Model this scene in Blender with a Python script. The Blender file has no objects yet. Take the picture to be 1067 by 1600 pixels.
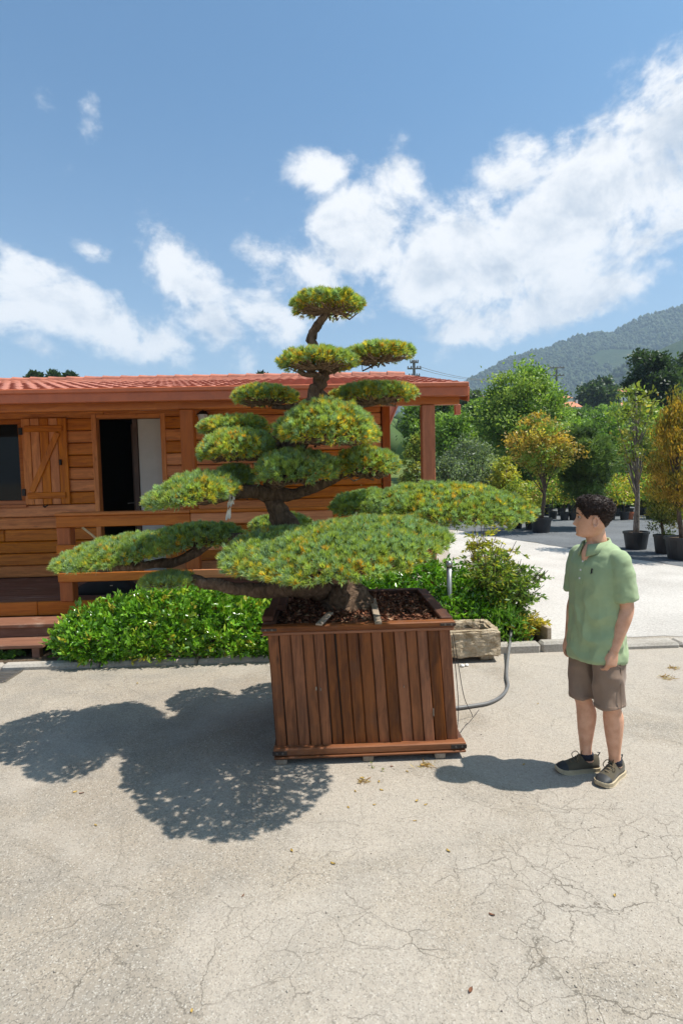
import bpy, bmesh, math, random
import numpy as np
from mathutils import Vector, Matrix, noise as mnoise
R = math.radians
random.seed(7)
rng = np.random.default_rng(7)
scene = bpy.context.scene
col = scene.collection

# ------------------------------------------------------------------ camera
F_PX, CX, CY = 889.0, 533.5, 800.0          # focal length and centre in photograph pixels
CAM = Vector((0.0, 0.0, 1.88))
ROT = Matrix.Rotation(R(-2.0), 3, 'Z') @ Matrix.Rotation(R(90 - 3.67), 3, 'X') @ Matrix.Rotation(R(-1.3), 3, 'Z')
cd = bpy.data.cameras.new('camera'); cam = bpy.data.objects.new('camera', cd); col.objects.link(cam)
cd.sensor_fit = 'VERTICAL'; cd.sensor_height = 36.0; cd.lens = 20.0
cd.clip_start = 0.05; cd.clip_end = 20000
cam.matrix_world = Matrix.Translation(CAM) @ ROT.to_4x4()
scene.camera = cam

# ------------------------------------------------------------------ sky, sun, exposure
SUN_EL, SUN_AZ = 63.0, 95.0                  # azimuth measured from +Y towards +X
SKY = dict(strength=0.115, cloud=0.72)
view = scene.view_settings
view.view_transform = 'Standard'; view.look = 'None'; view.gamma = 1.0; view.exposure = 0.70
view.use_curve_mapping = False
scene.cycles.max_bounces = 7; scene.cycles.diffuse_bounces = 3; scene.cycles.glossy_bounces = 2
scene.cycles.transmission_bounces = 4; scene.cycles.transparent_max_bounces = 8
scene.cycles.volume_bounces = 0
scene.cycles.caustics_reflective = False; scene.cycles.caustics_refractive = False
scene.cycles.sample_clamp_indirect = 6.0
scene.cycles.use_denoising = True

sl = bpy.data.lights.new('sun', 'SUN'); sl.energy = 4.6; sl.angle = R(0.53); sl.color = (1.0, 0.955, 0.88)
sun = bpy.data.objects.new('sun', sl); col.objects.link(sun)
sdir = Vector((math.cos(R(SUN_EL)) * math.sin(R(SUN_AZ)), math.cos(R(SUN_EL)) * math.cos(R(SUN_AZ)), math.sin(R(SUN_EL))))
sun.rotation_euler = (-sdir).to_track_quat('-Z', 'Y').to_euler(); sun.location = sdir * 60

def ray(px, py):
    return ROT @ Vector(((px - CX) / F_PX, -(py - CY) / F_PX, -1.0))
def at(px, py, Y):
    d = ray(px, py); return CAM + d * (Y / d.y)
def G(px, py, z=0.0):
    d = ray(px, py); return CAM + d * ((z - CAM.z) / d.z)

class NT:
    """small helper round a node tree"""
    def __init__(s, nt): s.nt = nt
    def n(s, typ, **kw):
        nd = s.nt.nodes.new(typ)
        for k, v in kw.items():
            if k.startswith('i_'):
                nd.inputs[k[2:].replace('_', ' ')].default_value = v
            else: setattr(nd, k, v)
        return nd
    def put(s, sock, v):
        if hasattr(v, 'is_output') or isinstance(v, bpy.types.NodeSocket): s.nt.links.new(v, sock)
        else: sock.default_value = v
    def math(s, op, a, b=0.0, c=0.0, clamp=False):
        nd = s.nt.nodes.new('ShaderNodeMath'); nd.operation = op; nd.use_clamp = clamp
        s.put(nd.inputs[0], a); s.put(nd.inputs[1], b)
        if op in ('MULTIPLY_ADD', 'SMOOTH_MIN', 'SMOOTH_MAX', 'COMPARE'): s.put(nd.inputs[2], c)
        return nd.outputs[0]
    def vmath(s, op, a, b=(0, 0, 0)):
        nd = s.nt.nodes.new('ShaderNodeVectorMath'); nd.operation = op
        s.put(nd.inputs[0], a)
        if op == 'SCALE': s.put(nd.inputs['Scale'], b)
        else: s.put(nd.inputs[1], b)
        return nd.outputs[0]
    def noise(s, vec, scale, detail=4, rough=0.55, dist=0.0, out=0):
        nd = s.nt.nodes.new('ShaderNodeTexNoise')
        if vec is not None: s.put(nd.inputs['Vector'], vec)
        nd.inputs['Scale'].default_value = scale; nd.inputs['Detail'].default_value = detail
        nd.inputs['Roughness'].default_value = rough; nd.inputs['Distortion'].default_value = dist
        return nd.outputs[out]
    def vor(s, vec, scale, feature='F1', out='Distance'):
        nd = s.nt.nodes.new('ShaderNodeTexVoronoi'); nd.feature = feature
        if vec is not None: s.put(nd.inputs['Vector'], vec)
        nd.inputs['Scale'].default_value = scale
        return nd.outputs[out]
    def ramp(s, fac, stops, interp='LINEAR'):
        nd = s.nt.nodes.new('ShaderNodeValToRGB'); s.put(nd.inputs[0], fac)
        cr = nd.color_ramp; cr.interpolation = interp
        while len(cr.elements) < len(stops): cr.elements.new(0.5)
        for e, (p, c) in zip(cr.elements, stops):
            e.position = p; e.color = (*c, 1) if len(c) == 3 else c
        return nd.outputs[0]
    def step(s, v, a, b, lo=0.0, hi=1.0, smooth=True):
        nd = s.nt.nodes.new('ShaderNodeMapRange'); nd.interpolation_type = 'SMOOTHSTEP' if smooth else 'LINEAR'
        s.put(nd.inputs[0], v); s.put(nd.inputs[1], a); s.put(nd.inputs[2], b); s.put(nd.inputs[3], lo); s.put(nd.inputs[4], hi)
        return nd.outputs[0]
    def mix(s, fac, a, b, blend='MIX'):
        nd = s.nt.nodes.new('ShaderNodeMix'); nd.data_type = 'RGBA'; nd.blend_type = blend
        s.put(nd.inputs[0], fac)
        for k, v in ((6, a), (7, b)):
            s.put(nd.inputs[k], (*v, 1) if isinstance(v, tuple) and len(v) == 3 else v)
        return nd.outputs[2]
    def mapping(s, vec, scale=(1, 1, 1), loc=(0, 0, 0), rot=(0, 0, 0)):
        nd = s.nt.nodes.new('ShaderNodeMapping'); s.put(nd.inputs[0], vec)
        s.put(nd.inputs['Scale'], scale); s.put(nd.inputs['Location'], loc); s.put(nd.inputs['Rotation'], rot)
        return nd.outputs[0]
    def bump(s, h, strength=0.5, dist=0.01, normal=None):
        nd = s.nt.nodes.new('ShaderNodeBump'); s.put(nd.inputs['Height'], h)
        nd.inputs['Strength'].default_value = strength; nd.inputs['Distance'].default_value = dist
        if normal is not None: s.put(nd.inputs['Normal'], normal)
        return nd.outputs[0]

world = bpy.data.worlds.new('World'); scene.world = world; world.use_nodes = True
def build_world():
    nt = world.node_tree; nt.nodes.clear(); k = NT(nt)
    out = k.n('ShaderNodeOutputWorld'); bg = k.n('ShaderNodeBackground')
    sky = k.n('ShaderNodeTexSky', sky_type='NISHITA', sun_disc=False, sun_elevation=R(SUN_EL), sun_rotation=R(SUN_AZ))
    sky.air_density = 1.0; sky.dust_density = 2.4; sky.ozone_density = 1.2; sky.altitude = 100
    d = k.n('ShaderNodeTexCoord').outputs['Generated']
    sep = k.n('ShaderNodeSeparateXYZ'); k.put(sep.inputs[0], d)
    az = k.math('ARCTAN2', sep.outputs[0], sep.outputs[1])
    el = k.math('ARCSINE', sep.outputs[2])
    # cloud banks: (azimuth, elevation, half width, half height, tilt, strength), read off the photograph
    banks = []
    def bank(px, py, wx, wy, ang=0, s=1.0):
        v = ray(px, py).normalized()
        banks.append((math.atan2(v.x, v.y), math.asin(v.z), wx / F_PX * 0.9, wy / F_PX * 0.9, R(ang), s))
    bank(560, 370, 85, 75, 0, 1.05); bank(520, 345, 60, 45, 10, .8); bank(480, 430, 100, 60, 0, .75); bank(410, 400, 60, 34, -15, .75); bank(420, 490, 80, 50, 0, .8); bank(540, 480, 90, 40, 0, .7)
    bank(700, 400, 120, 75, 20, 1.05); bank(830, 390, 140, 85, 25, 1.1); bank(930, 300, 130, 80, 40, 1.1)
    bank(1030, 220, 120, 85, 40, 1.1); bank(1120, 200, 120, 110, 30, 1.1); bank(820, 490, 170, 42, 8, 1.0); bank(690, 480, 80, 40, 0, .6)
    bank(1040, 360, 80, 30, 25, .75)
    bank(120, 480, 160, 50, -22, 1.0); bank(30, 430, 80, 45, -35, 1.0); bank(230, 530, 110, 45, -10, .8); bank(60, 540, 60, 22, -20, .6)
    bank(-150, 430, 160, 70, -10, 1.0)
    bank(290, 430, 90, 52, -45, .95); bank(345, 520, 90, 48, -35, .85); bank(240, 375, 40, 20, -40, .6); bank(150, 398, 42, 22, -20, .65)
    bank(500, 268, 52, 34, 0, .80); bank(620, 290, 45, 52, 0, .80); bank(810, 265, 62, 52, 0, .82); bank(145, 165, 28, 48, 0, .45)
    bank(880, 215, 28, 16, 0, .62); bank(1035, 410, 22, 14, 0, .5); bank(65, 125, 34, 44, 20, .36); bank(660, 310, 30, 30, 0, .4)
    tot = None
    for (a, e, w, h, t, s) in banks:
        dx = k.math('MULTIPLY', k.math('SUBTRACT', az, a), math.cos(e)); dy = k.math('SUBTRACT', el, e)
        u = k.math('MULTIPLY_ADD', dx, math.cos(t) / w, k.math('MULTIPLY', dy, math.sin(t) / w))
        v = k.math('MULTIPLY_ADD', dy, math.cos(t) / h, k.math('MULTIPLY', dx, -math.sin(t) / h))
        r2 = k.math('MULTIPLY_ADD', u, u, k.math('MULTIPLY', v, v))
        g = k.math('MULTIPLY', k.math('EXPONENT', k.math('MULTIPLY', r2, -0.8)), s)
        tot = g if tot is None else k.math('SMOOTH_MAX', tot, g, 0.12)
    # away from the view the sky goes on with the same kind of scattered cumulus
    front = k.math('MULTIPLY', k.step(sep.outputs[1], 0.35, 0.62), k.step(k.math('ABSOLUTE', az), 1.0, 0.72))
    gen = k.step(k.noise(k.mapping(d, (1, 1, 1.7)), 2.1, 2, .5), 0.44, 0.72, 0, 1.0)
    gen = k.math('MULTIPLY', gen, k.step(el, 1.25, 0.7))
    base = k.math('ADD', k.math('MULTIPLY', tot, front), k.math('MULTIPLY', gen, k.math('SUBTRACT', 1.0, front)))
    dst = k.mapping(d, (1, 1, 1.35))
    n1 = k.noise(dst, 7.5, 10, .62, .35)
    n2 = k.noise(dst, 22, 8, .66, .3)
    f = k.math('ADD', k.math('MULTIPLY', k.math('SUBTRACT', n1, 0.5), 2.1), k.math('ADD', k.math('MULTIPLY', k.math('SUBTRACT', n2, 0.5), 0.80), k.math('MULTIPLY', k.math('SUBTRACT', k.noise(dst, 75, 5, .6, .2), 0.5), 0.35)))
    dens = k.math('ADD', base, k.math('MULTIPLY', f, k.math('MULTIPLY_ADD', base, 0.55, 0.5)))
    alpha = k.step(dens, 0.34, 0.84)
    # cloud tone: the same noise sampled towards the sun gives lit tops and grey bellies
    off = k.vmath('ADD', dst, tuple(v * 0.045 for v in (sdir.x, sdir.y * .2, sdir.z * 1.2)))
    m1 = k.noise(off, 7.5, 8, .60, .35)
    shade = k.math('SUBTRACT', n1, m1)
    tone = k.step(k.math('ADD', k.math('MULTIPLY', shade, 1.5), k.math('MULTIPLY', k.step(dens, .6, 1.6), -0.20)), -0.36, 0.10)
    ccol = k.mix(tone, (0.56, 0.62, 0.70), (1.0, 0.99, 0.98))
    ccol = k.vmath('SCALE', ccol, SKY['cloud'] / SKY['strength'])
    hz = k.step(el, 0.0, 0.16, 0.72, 1.0)
    alpha = k.math('MULTIPLY', k.math('MULTIPLY', alpha, 0.96), hz)
    skyc = k.mix(1.0, sky.outputs[0], k.mix(k.step(el, .06, .62), (0.80, 0.93, 0.94), (0.44, 0.74, 0.88)), 'MULTIPLY')
    c = k.mix(alpha, skyc, ccol)
    k.put(bg.inputs[0], c); bg.inputs[1].default_value = SKY['strength']
    k.put(out.inputs[0], bg.outputs[0])
build_world()

# ------------------------------------------------------------------ helpers: tags, meshes
def tag(o, label=None, cat=None, group=None, kind=None):
    if label: o['label'] = label
    if cat: o['category'] = cat
    if group: o['group'] = group
    if kind: o['kind'] = kind
    return o
def empty(name, loc, label=None, cat=None, group=None):
    o = bpy.data.objects.new(name, None); col.objects.link(o); o.location = loc; o.empty_display_size = 0.1
    return tag(o, label, cat, group)
def wloc(p):
    v = Vector((0, 0, 0))
    while p is not None: v = v + Vector(p.location); p = p.parent
    return v
def link(name, me, mat=None, parent=None, smooth=False):
    o = bpy.data.objects.new(name, me); col.objects.link(o)
    if mat is not None: me.materials.append(mat)
    if parent is not None: o.parent = parent
    if smooth: me.polygons.foreach_set('use_smooth', np.ones(len(me.polygons), bool))
    return o
def np_mesh(name, V, Fc, mat, parent=None, cols=None, smooth=False, origin=None):
    """V (n,3) world coordinates, Fc (m,3|4); shifted to the parent's place (or origin)"""
    V = np.asarray(V, dtype=np.float64)
    o0 = wloc(parent) if parent is not None else (Vector(origin) if origin is not None else Vector((0, 0, 0)))
    V = V - np.array(o0)
    me = bpy.data.meshes.new(name); Fc = np.asarray(Fc, dtype=np.int32); k = Fc.shape[1]
    me.vertices.add(len(V)); me.vertices.foreach_set('co', V.astype(np.float32).ravel())
    me.loops.add(Fc.size); me.loops.foreach_set('vertex_index', Fc.ravel())
    me.polygons.add(len(Fc)); me.polygons.foreach_set('loop_start', np.arange(len(Fc), dtype=np.int32) * k)
    me.update(calc_edges=True); me.validate()
    if cols is not None:
        a = me.color_attributes.new('col', 'FLOAT_COLOR', 'POINT')
        c4 = np.ones((len(V), 4), np.float32); c4[:, :3] = cols; a.data.foreach_set('color', c4.ravel())
    o = link(name, me, mat, parent, smooth)
    if parent is None and origin is not None: o.location = origin
    return o

class MB:
    def __init__(s): s.v = []; s.f = []
    def add(s, vs, fs):
        b = len(s.v); s.v += [tuple(v) for v in vs]; s.f += [tuple(b + i for i in f) for f in fs]
    def box(s, c, size, bev=0.004, M=None):
        """chamfered box"""
        hx, hy, hz = (max(x / 2, 1e-4) for x in size); b = min(bev, hx * .8, hy * .8, hz * .8)
        vs = []; idx = {}
        for sx in (-1, 1):
            for sy in (-1, 1):
                for sz in (-1, 1):
                    for ax in range(3):
                        p = [sx * (hx - b), sy * (hy - b), sz * (hz - b)]
                        p[ax] = (sx, sy, sz)[ax] * (hx, hy, hz)[ax]
                        idx[(sx, sy, sz, ax)] = len(vs); vs.append(Vector(p))
        fs = []
        def q(*ks):
            fs.append(tuple(idx[k] for k in ks))
        S = (-1, 1)
        for s_ in S:
            o = ((-1, -1), (1, -1), (1, 1), (-1, 1))
            q(*[(s_, a, b_, 0) for a, b_ in o]); q(*[(a, s_, b_, 1) for a, b_ in o]); q(*[(a, b_, s_, 2) for a, b_ in o])
        for a in S:
            for b_ in S:
                q((a, b_, -1, 0), (a, b_, 1, 0), (a, b_, 1, 1), (a, b_, -1, 1))
                q((a, -1, b_, 0), (a, 1, b_, 0), (a, 1, b_, 2), (a, -1, b_, 2))
                q((-1, a, b_, 1), (1, a, b_, 1), (1, a, b_, 2), (-1, a, b_, 2))
                for c_ in S: q((a, b_, c_, 0), (a, b_, c_, 1), (a, b_, c_, 2))
        if M is not None: vs = [M @ v for v in vs]
        c = Vector(c); s.add([v + c for v in vs], fs); return s
    def span(s, x0, x1, y0, y1, z0, z1, bev=0.004):
        return s.box(((x0 + x1) / 2, (y0 + y1) / 2, (z0 + z1) / 2), (abs(x1 - x0), abs(y1 - y0), abs(z1 - z0)), bev)
    def beam(s, a, b, w, h, bev=0.003, up=Vector((0, 0, 1))):
        a, b = Vector(a), Vector(b); d = b - a; x = d.normalized()
        y = up.cross(x)
        if y.length < 1e-5: y = Vector((0, 1, 0))
        y.normalize(); z = x.cross(y)
        M = Matrix((x, y, z)).transposed()
        return s.box((a + b) / 2, (d.length, w, h), bev, M)
    def tube(s, pts, rad, n=8, cap=True, jit=0.0, seed=0):
        pts = [Vector(p) for p in pts]; rs = rad if hasattr(rad, '__len__') else [rad] * len(pts)
        rings = []; prev = None
        for i, p in enumerate(pts):
            t = (pts[min(i + 1, len(pts) - 1)] - pts[max(i - 1, 0)]).normalized()
            if prev is None:
                u = t.cross(Vector((0, 0, 1)))
                if u.length < 1e-3: u = t.cross(Vector((0, 1, 0)))
            else: u = prev - t * prev.dot(t)
            u.normalize(); prev = u; w = t.cross(u)
            ring = []
            for j in range(n):
                a = 2 * math.pi * j / n; r = rs[i]
                dr = u * math.cos(a) + w * math.sin(a)
                if jit: r *= 1 + jit * (mnoise.noise((p + dr * rs[i]) * (1.3 / max(rs[i], .01)) * .5 + Vector((seed, 0, 0))) + .6 * mnoise.noise(Vector((j * 1.7, i * .25, seed))))
                ring.append(p + dr * r)
            rings.append(ring)
        vs = [v for r in rings for v in r]; fs = []
        for i in range(len(rings) - 1):
            for j in range(n):
                k = (j + 1) % n; fs.append((i * n + j, i * n + k, (i + 1) * n + k, (i + 1) * n + j))
        if cap:
            fs.append(tuple(range(n - 1, -1, -1))); b = (len(rings) - 1) * n; fs.append(tuple(range(b, b + n)))
        s.add(vs, fs); return s
    def lathe(s, c, prof, n=20, cap=True):
        """prof: (radius, z)"""
        c = Vector(c); vs = []; fs = []
        for r, z in prof:
            for j in range(n):
                a = 2 * math.pi * j / n; vs.append(c + Vector((r * math.cos(a), r * math.sin(a), z)))
        for i in range(len(prof) - 1):
            for j in range(n):
                k = (j + 1) % n; fs.append((i * n + j, i * n + k, (i + 1) * n + k, (i + 1) * n + j))
        if cap:
            fs.append(tuple(range(n - 1, -1, -1))); b = (len(prof) - 1) * n; fs.append(tuple(range(b, b + n)))
        s.add(vs, fs); return s
    def build(s, name, mat, parent=None, smooth=False, origin=None):
        o0 = wloc(parent) if parent is not None else (Vector(origin) if origin is not None else Vector((0, 0, 0)))
        me = bpy.data.meshes.new(name); me.from_pydata([tuple(Vector(v) - o0) for v in s.v], [], s.f)
        bm = bmesh.new(); bm.from_mesh(me); bmesh.ops.recalc_face_normals(bm, faces=bm.faces); bm.to_mesh(me); bm.free()
        o = link(name, me, mat, parent, smooth)
        if parent is None and origin is not None: o.location = origin
        return o
def spline(pts, n=6):
    """Catmull-Rom through points (tuples of any length)"""
    P = [np.array(p, float) for p in pts]; P = [2 * P[0] - P[1]] + P + [2 * P[-1] - P[-2]]; out = []
    for i in range(1, len(P) - 2):
        for t in np.linspace(0, 1, n, endpoint=False):
            a, b, c, d = P[i - 1:i + 3]
            out.append(.5 * ((2 * b) + (-a + c) * t + (2 * a - 5 * b + 4 * c - d) * t * t + (-a + 3 * b - 3 * c + d) * t ** 3))
    out.append(P[-2]); return out

# ------------------------------------------------------------------ materials
def new_mat(name):
    m = bpy.data.materials.new(name); m.use_nodes = True
    nt = m.node_tree; b = nt.nodes['Principled BSDF']; return m, NT(nt), b
def plain(name, c, rough=.6, metal=0.0, spec=.5, var=.15, scale=8, bump=0.0, bscale=60):
    m, k, b = new_mat(name); tc = k.n('ShaderNodeTexCoord').outputs['Object']
    f = k.noise(tc, scale, 5, .6)
    k.put(b.inputs['Base Color'], k.mix(k.step(f, .3, .7), tuple(x * (1 - var) for x in c), tuple(min(1, x * (1 + var)) for x in c)))
    b.inputs['Metallic'].default_value = metal; b.inputs['Specular IOR Level'].default_value = spec
    k.put(b.inputs['Roughness'], k.step(f, .2, .8, max(0, rough - .08), min(1, rough + .08)))
    if bump: k.put(b.inputs['Normal'], k.bump(k.noise(tc, bscale, 4, .6), bump, .004))
    return m
def wood(name, dark, light, axis=0, rough=.55, grain=1.0, knots=.5, wear=None, vary=.22, spec=.35):
    m, k, b = new_mat(name)
    tc = k.n('ShaderNodeTexCoord').outputs['Object']; oi = k.n('ShaderNodeObjectInfo')
    rnd = oi.outputs['Random']
    offs = k.vmath('SCALE', (13.7, 7.3, 9.1), rnd)
    p = k.vmath('ADD', tc, offs)
    sc = [14.0, 14.0, 14.0]; sc[axis] = 0.9
    st = k.mapping(p, tuple(sc))
    warp = k.noise(p, 2.2, 3, .5, out=1)
    st2 = k.vmath('ADD', st, k.vmath('SCALE', warp, 1.6))
    g1 = k.noise(st2, 1.4, 6, .62, .3)
    sc2 = [90.0, 90.0, 90.0]; sc2[axis] = 2.5
    g2 = k.noise(k.mapping(p, tuple(sc2)), 1.0, 4, .6)
    g = k.math('ADD', k.math('MULTIPLY', g1, .7), k.math('MULTIPLY', g2, .3))
    c = k.mix(k.step(g, .34, .66), dark, light)
    ks = [7.0, 7.0, 7.0]; ks[axis] = 2.6
    kn = k.vor(k.mapping(p, tuple(ks)), 1.0)
    c = k.mix(k.math('MULTIPLY', k.step(kn, .13, .03), knots), c, tuple(x * .38 for x in dark))
    v = k.math('MULTIPLY_ADD', rnd, vary * 2, 1 - vary)
    hs = k.n('ShaderNodeHueSaturation'); k.put(hs.inputs['Color'], c); k.put(hs.inputs['Value'], v)
    k.put(hs.inputs['Saturation'], k.math('MULTIPLY_ADD', rnd, -.2, 1.08))
    c = hs.outputs[0]
    if wear:
        wn = k.noise(k.mapping(p, (1, 1, 1)), 3.2, 6, .7)
        c = k.mix(k.math('MULTIPLY', k.step(wn, .52, .72), wear[1]), c, wear[0])
    k.put(b.inputs['Base Color'], c); b.inputs['Roughness'].default_value = rough; b.inputs['Specular IOR Level'].default_value = spec
    k.put(b.inputs['Normal'], k.bump(g, .35 * grain, .006))
    return m
def leaf_mat(name, rough=.45, spec=.4, trans=.35, tint=(1, 1, 1)):
    m, k, b = new_mat(name); nt = m.node_tree
    at_ = k.n('ShaderNodeAttribute', attribute_name='col')
    c = k.mix(1.0, at_.outputs['Color'], tint, 'MULTIPLY')
    k.put(b.inputs['Base Color'], c); b.inputs['Roughness'].default_value = rough; b.inputs['Specular IOR Level'].default_value = spec
    tr = k.n('ShaderNodeBsdfTranslucent'); k.put(tr.inputs[0], k.mix(1.0, c, (1.15, 1.2, .55), 'MULTIPLY'))
    mx = k.n('ShaderNodeMixShader'); mx.inputs[0].default_value = trans
    k.put(mx.inputs[1], b.outputs[0]); k.put(mx.inputs[2], tr.outputs[0])
    k.put(nt.nodes['Material Output'].inputs[0], mx.outputs[0]); return m
def bark_mat(name, dark, light, scale=1.0, strength=1.0):
    m, k, b = new_mat(name); tc = k.n('ShaderNodeTexCoord').outputs['Object']
    w = k.vmath('ADD', tc, k.vmath('SCALE', k.noise(tc, 6 * scale, 3, .5, out=1), .1))
    ridg = k.noise(k.mapping(w, (1, 1, .30)), 30 * scale, 8, .72, .9)
    v = k.vor(k.mapping(w, (1, 1, .4)), 24 * scale, 'DISTANCE_TO_EDGE')
    h = k.math('ADD', k.math('MULTIPLY', ridg, .8), k.math('MULTIPLY', k.step(v, 0, .25), .10))
    k.put(b.inputs['Base Color'], k.ramp(h, [(.3, tuple(x * .45 for x in dark)), (.52, dark), (.85, light)]))
    b.inputs['Roughness'].default_value = .9; b.inputs['Specular IOR Level'].default_value = .15
    k.put(b.inputs['Normal'], k.bump(h, .9 * strength, .02)); return m

def ground_mat():
    m, k, b = new_mat('dusty_concrete'); tc = k.n('ShaderNodeTexCoord').outputs['Object']
    big = k.noise(tc, .55, 5, .6, .4); mid = k.noise(tc, 3.2, 6, .62, .3); fine = k.noise(tc, 38, 4, .7); grit = k.noise(tc, 140, 3, .75)
    sep = k.n('ShaderNodeSeparateXYZ'); k.put(sep.inputs[0], tc)
    c = k.mix(k.step(big, .35, .66), (.30, .252, .196), (.39, .332, .262))
    c = k.mix(k.math('MULTIPLY', k.step(mid, .40, .66), .8), c, (.29, .255, .21))
    # drifts of paler dust round the planter and to the right
    dust = k.step(k.math('ADD', k.noise(tc, .9, 5, .6, .5), k.math('MULTIPLY', k.step(sep.outputs[0], -1.6, 1.2), .18)), .50, .68)
    c = k.mix(k.math('MULTIPLY', dust, .6), c, (.465, .408, .342))
    sp = k.vor(tc, 165, 'F1', 'Color'); spv = k.n('ShaderNodeSeparateColor'); k.put(spv.inputs[0], sp)
    rock = k.math('SUBTRACT', 1.0, k.math('MULTIPLY', dust, .5))
    c = k.mix(k.math('MULTIPLY', k.step(spv.outputs[0], .80, .90), k.math('MULTIPLY', rock, .4)), c, (.60, .55, .48))
    c = k.mix(k.math('MULTIPLY', k.step(spv.outputs[1], .80, .9), k.math('MULTIPLY', rock, .7)), c, (.16, .14, .115))
    c = k.mix(k.math('MULTIPLY', k.step(fine, .45, .72), .5), c, (.27, .235, .195))
    sx = k.vor(tc, 58, 'F1', 'Color'); sxv = k.n('ShaderNodeSeparateColor'); k.put(sxv.inputs[0], sx)
    peb = k.math('MULTIPLY', k.step(sxv.outputs[2], .93, .96), k.step(k.vor(tc, 58), .34, .22))
    c = k.mix(k.math('MULTIPLY', peb, .35), c, (.62, .56, .48))
    # cracks
    w = k.vmath('ADD', tc, k.vmath('SCALE', k.vmath('SUBTRACT', k.noise(tc, 1.9, 4, .5, out=1), (.5, .5, .5)), .34)); w = k.vmath('ADD', w, k.vmath('SCALE', k.vmath('SUBTRACT', k.noise(tc, 17, 4, .6, out=1), (.5, .5, .5)), .055))
    e1 = k.vor(w, 2.3, 'DISTANCE_TO_EDGE'); e2 = k.vor(k.vmath('ADD', w, (3.1, 1.7, 0)), 6.5, 'DISTANCE_TO_EDGE')
    m1 = k.step(k.noise(tc, 1.3, 4, .6), .46, .58)
    zone = k.step(k.math('SUBTRACT', k.math('MULTIPLY', sep.outputs[0], .25), sep.outputs[1]), -3.3, -2.1)
    m2 = k.math('MULTIPLY', k.step(k.noise(tc, 1.7, 4, .6), .46, .58), k.math('MULTIPLY', zone, k.step(sep.outputs[0], -1.0, .6, .45, 1.0)))
    wid = k.math('MULTIPLY_ADD', k.noise(tc, 7, 4, .65), .022, -.0062)
    c1 = k.math('MULTIPLY', k.math('LESS_THAN', e1, k.math('MULTIPLY', wid, .8)), k.math('MULTIPLY', m1, k.math('MULTIPLY_ADD', zone, .75, .25)))
    c2 = k.math('MULTIPLY', k.math('LESS_THAN', e2, k.math('MULTIPLY', wid, 1.7)), m2)
    cr = k.math('MAXIMUM', c1, c2)
    halo = k.math('MULTIPLY', k.math('MAXIMUM', k.math('MULTIPLY', k.step(e1, .05, 0), m1), k.math('MULTIPLY', k.step(e2, .1, 0), m2)), zone)
    c = k.mix(k.math('MULTIPLY', halo, .07), c, (.24, .21, .175))
    c = k.mix(k.math('MULTIPLY', cr, .75), c, (.13, .11, .085))
    k.put(b.inputs['Base Color'], c); b.inputs['Roughness'].default_value = .93; b.inputs['Specular IOR Level'].default_value = .15
    h = k.math('ADD', k.math('MULTIPLY', grit, .25), k.math('MULTIPLY', fine, .5))
    h = k.math('ADD', h, k.math('MULTIPLY', mid, .9)); h = k.math('ADD', h, k.math('MULTIPLY', spv.outputs[0], .18))
    h = k.math('SUBTRACT', h, k.math('MULTIPLY', cr, 1.2)); h = k.math('ADD', h, k.math('MULTIPLY', peb, .15))
    k.put(b.inputs['Normal'], k.bump(h, .9, .014)); return m
def speckle(name, a, b_, scale=40, bump=.6, dist=.02, big=1.0):
    m, k, b = new_mat(name); tc = k.n('ShaderNodeTexCoord').outputs['Object']
    f = k.noise(tc, scale, 5, .75); g = k.noise(tc, big, 5, .6)
    k.put(b.inputs['Base Color'], k.mix(k.step(k.math('ADD', k.math('MULTIPLY', f, .6), k.math('MULTIPLY', g, .4)), .35, .62), a, b_))
    b.inputs['Roughness'].default_value = .95; b.inputs['Specular IOR Level'].default_value = .1
    k.put(b.inputs['Normal'], k.bump(f, bump, dist)); return m

M = {}
M['ground'] = ground_mat()
M['gravel'] = speckle('pale_gravel', (.36, .33, .295), (.53, .495, .45), 30, .6, .02, .6)
M['fabric'] = speckle('weed_fabric', (.095, .10, .105), (.155, .16, .165), 14, .3, .01, .8)
M['soil'] = speckle('soil', (.06, .045, .03), (.17, .12, .08), 30, .9, .03, 2)
M['grassland'] = speckle('grass_land', (.05, .085, .02), (.13, .16, .045), 1.2, .8, .3, .06)
M['wall_wood'] = wood('honey_wood', (.42, .115, .015), (.70, .235, .034), 0, .5, .8, .55, vary=.16)
M['wall_wood_v'] = wood('honey_wood_upright', (.45, .125, .016), (.72, .25, .038), 2, .5, .8, .4, vary=.12)
M['post_wood'] = wood('stained_post_wood', (.27, .062, .008), (.40, .10, .015), 2, .5, .5, .2, vary=.1)
M['beam_wood'] = wood('stained_beam_wood', (.34, .085, .014), (.52, .155, .028), 0, .5, .5, .2, vary=.1)
M['rail_wood'] = wood('rail_wood', (.33, .088, .012), (.50, .155, .026), 0, .5, .6, .25, vary=.12)
M['deck_wood'] = wood('deck_wood', (.11, .050, .030), (.19, .095, .060), 0, .6, .8, .2, ((.33, .23, .17), .5), .15)
M['step_wood'] = wood('step_wood', (.17, .075, .045), (.27, .13, .08), 0, .65, .8, .2, ((.42, .30, .22), .6), .15)
M['box_wood'] = wood('planter_wood', (.11, .033, .009), (.29, .096, .027), 2, .58, 1.3, .7, ((.12, .055, .030), .45), .32)
M['box_wood_h'] = wood('planter_rim_wood', (.13, .042, .014), (.28, .098, .032), 0, .6, 1.2, .4, ((.22, .12, .08), .4), .18)
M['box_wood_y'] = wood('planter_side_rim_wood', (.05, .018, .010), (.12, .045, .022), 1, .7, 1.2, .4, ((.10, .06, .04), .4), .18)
M['slat_wood'] = wood('weathered_slat', (.24, .18, .13), (.40, .32, .24), 1, .8, 1.2, .2)
M['pale_wood'] = wood('pale_stake_wood', (.60, .40, .16), (.80, .58, .28), 2, .7, .6, .1)
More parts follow.
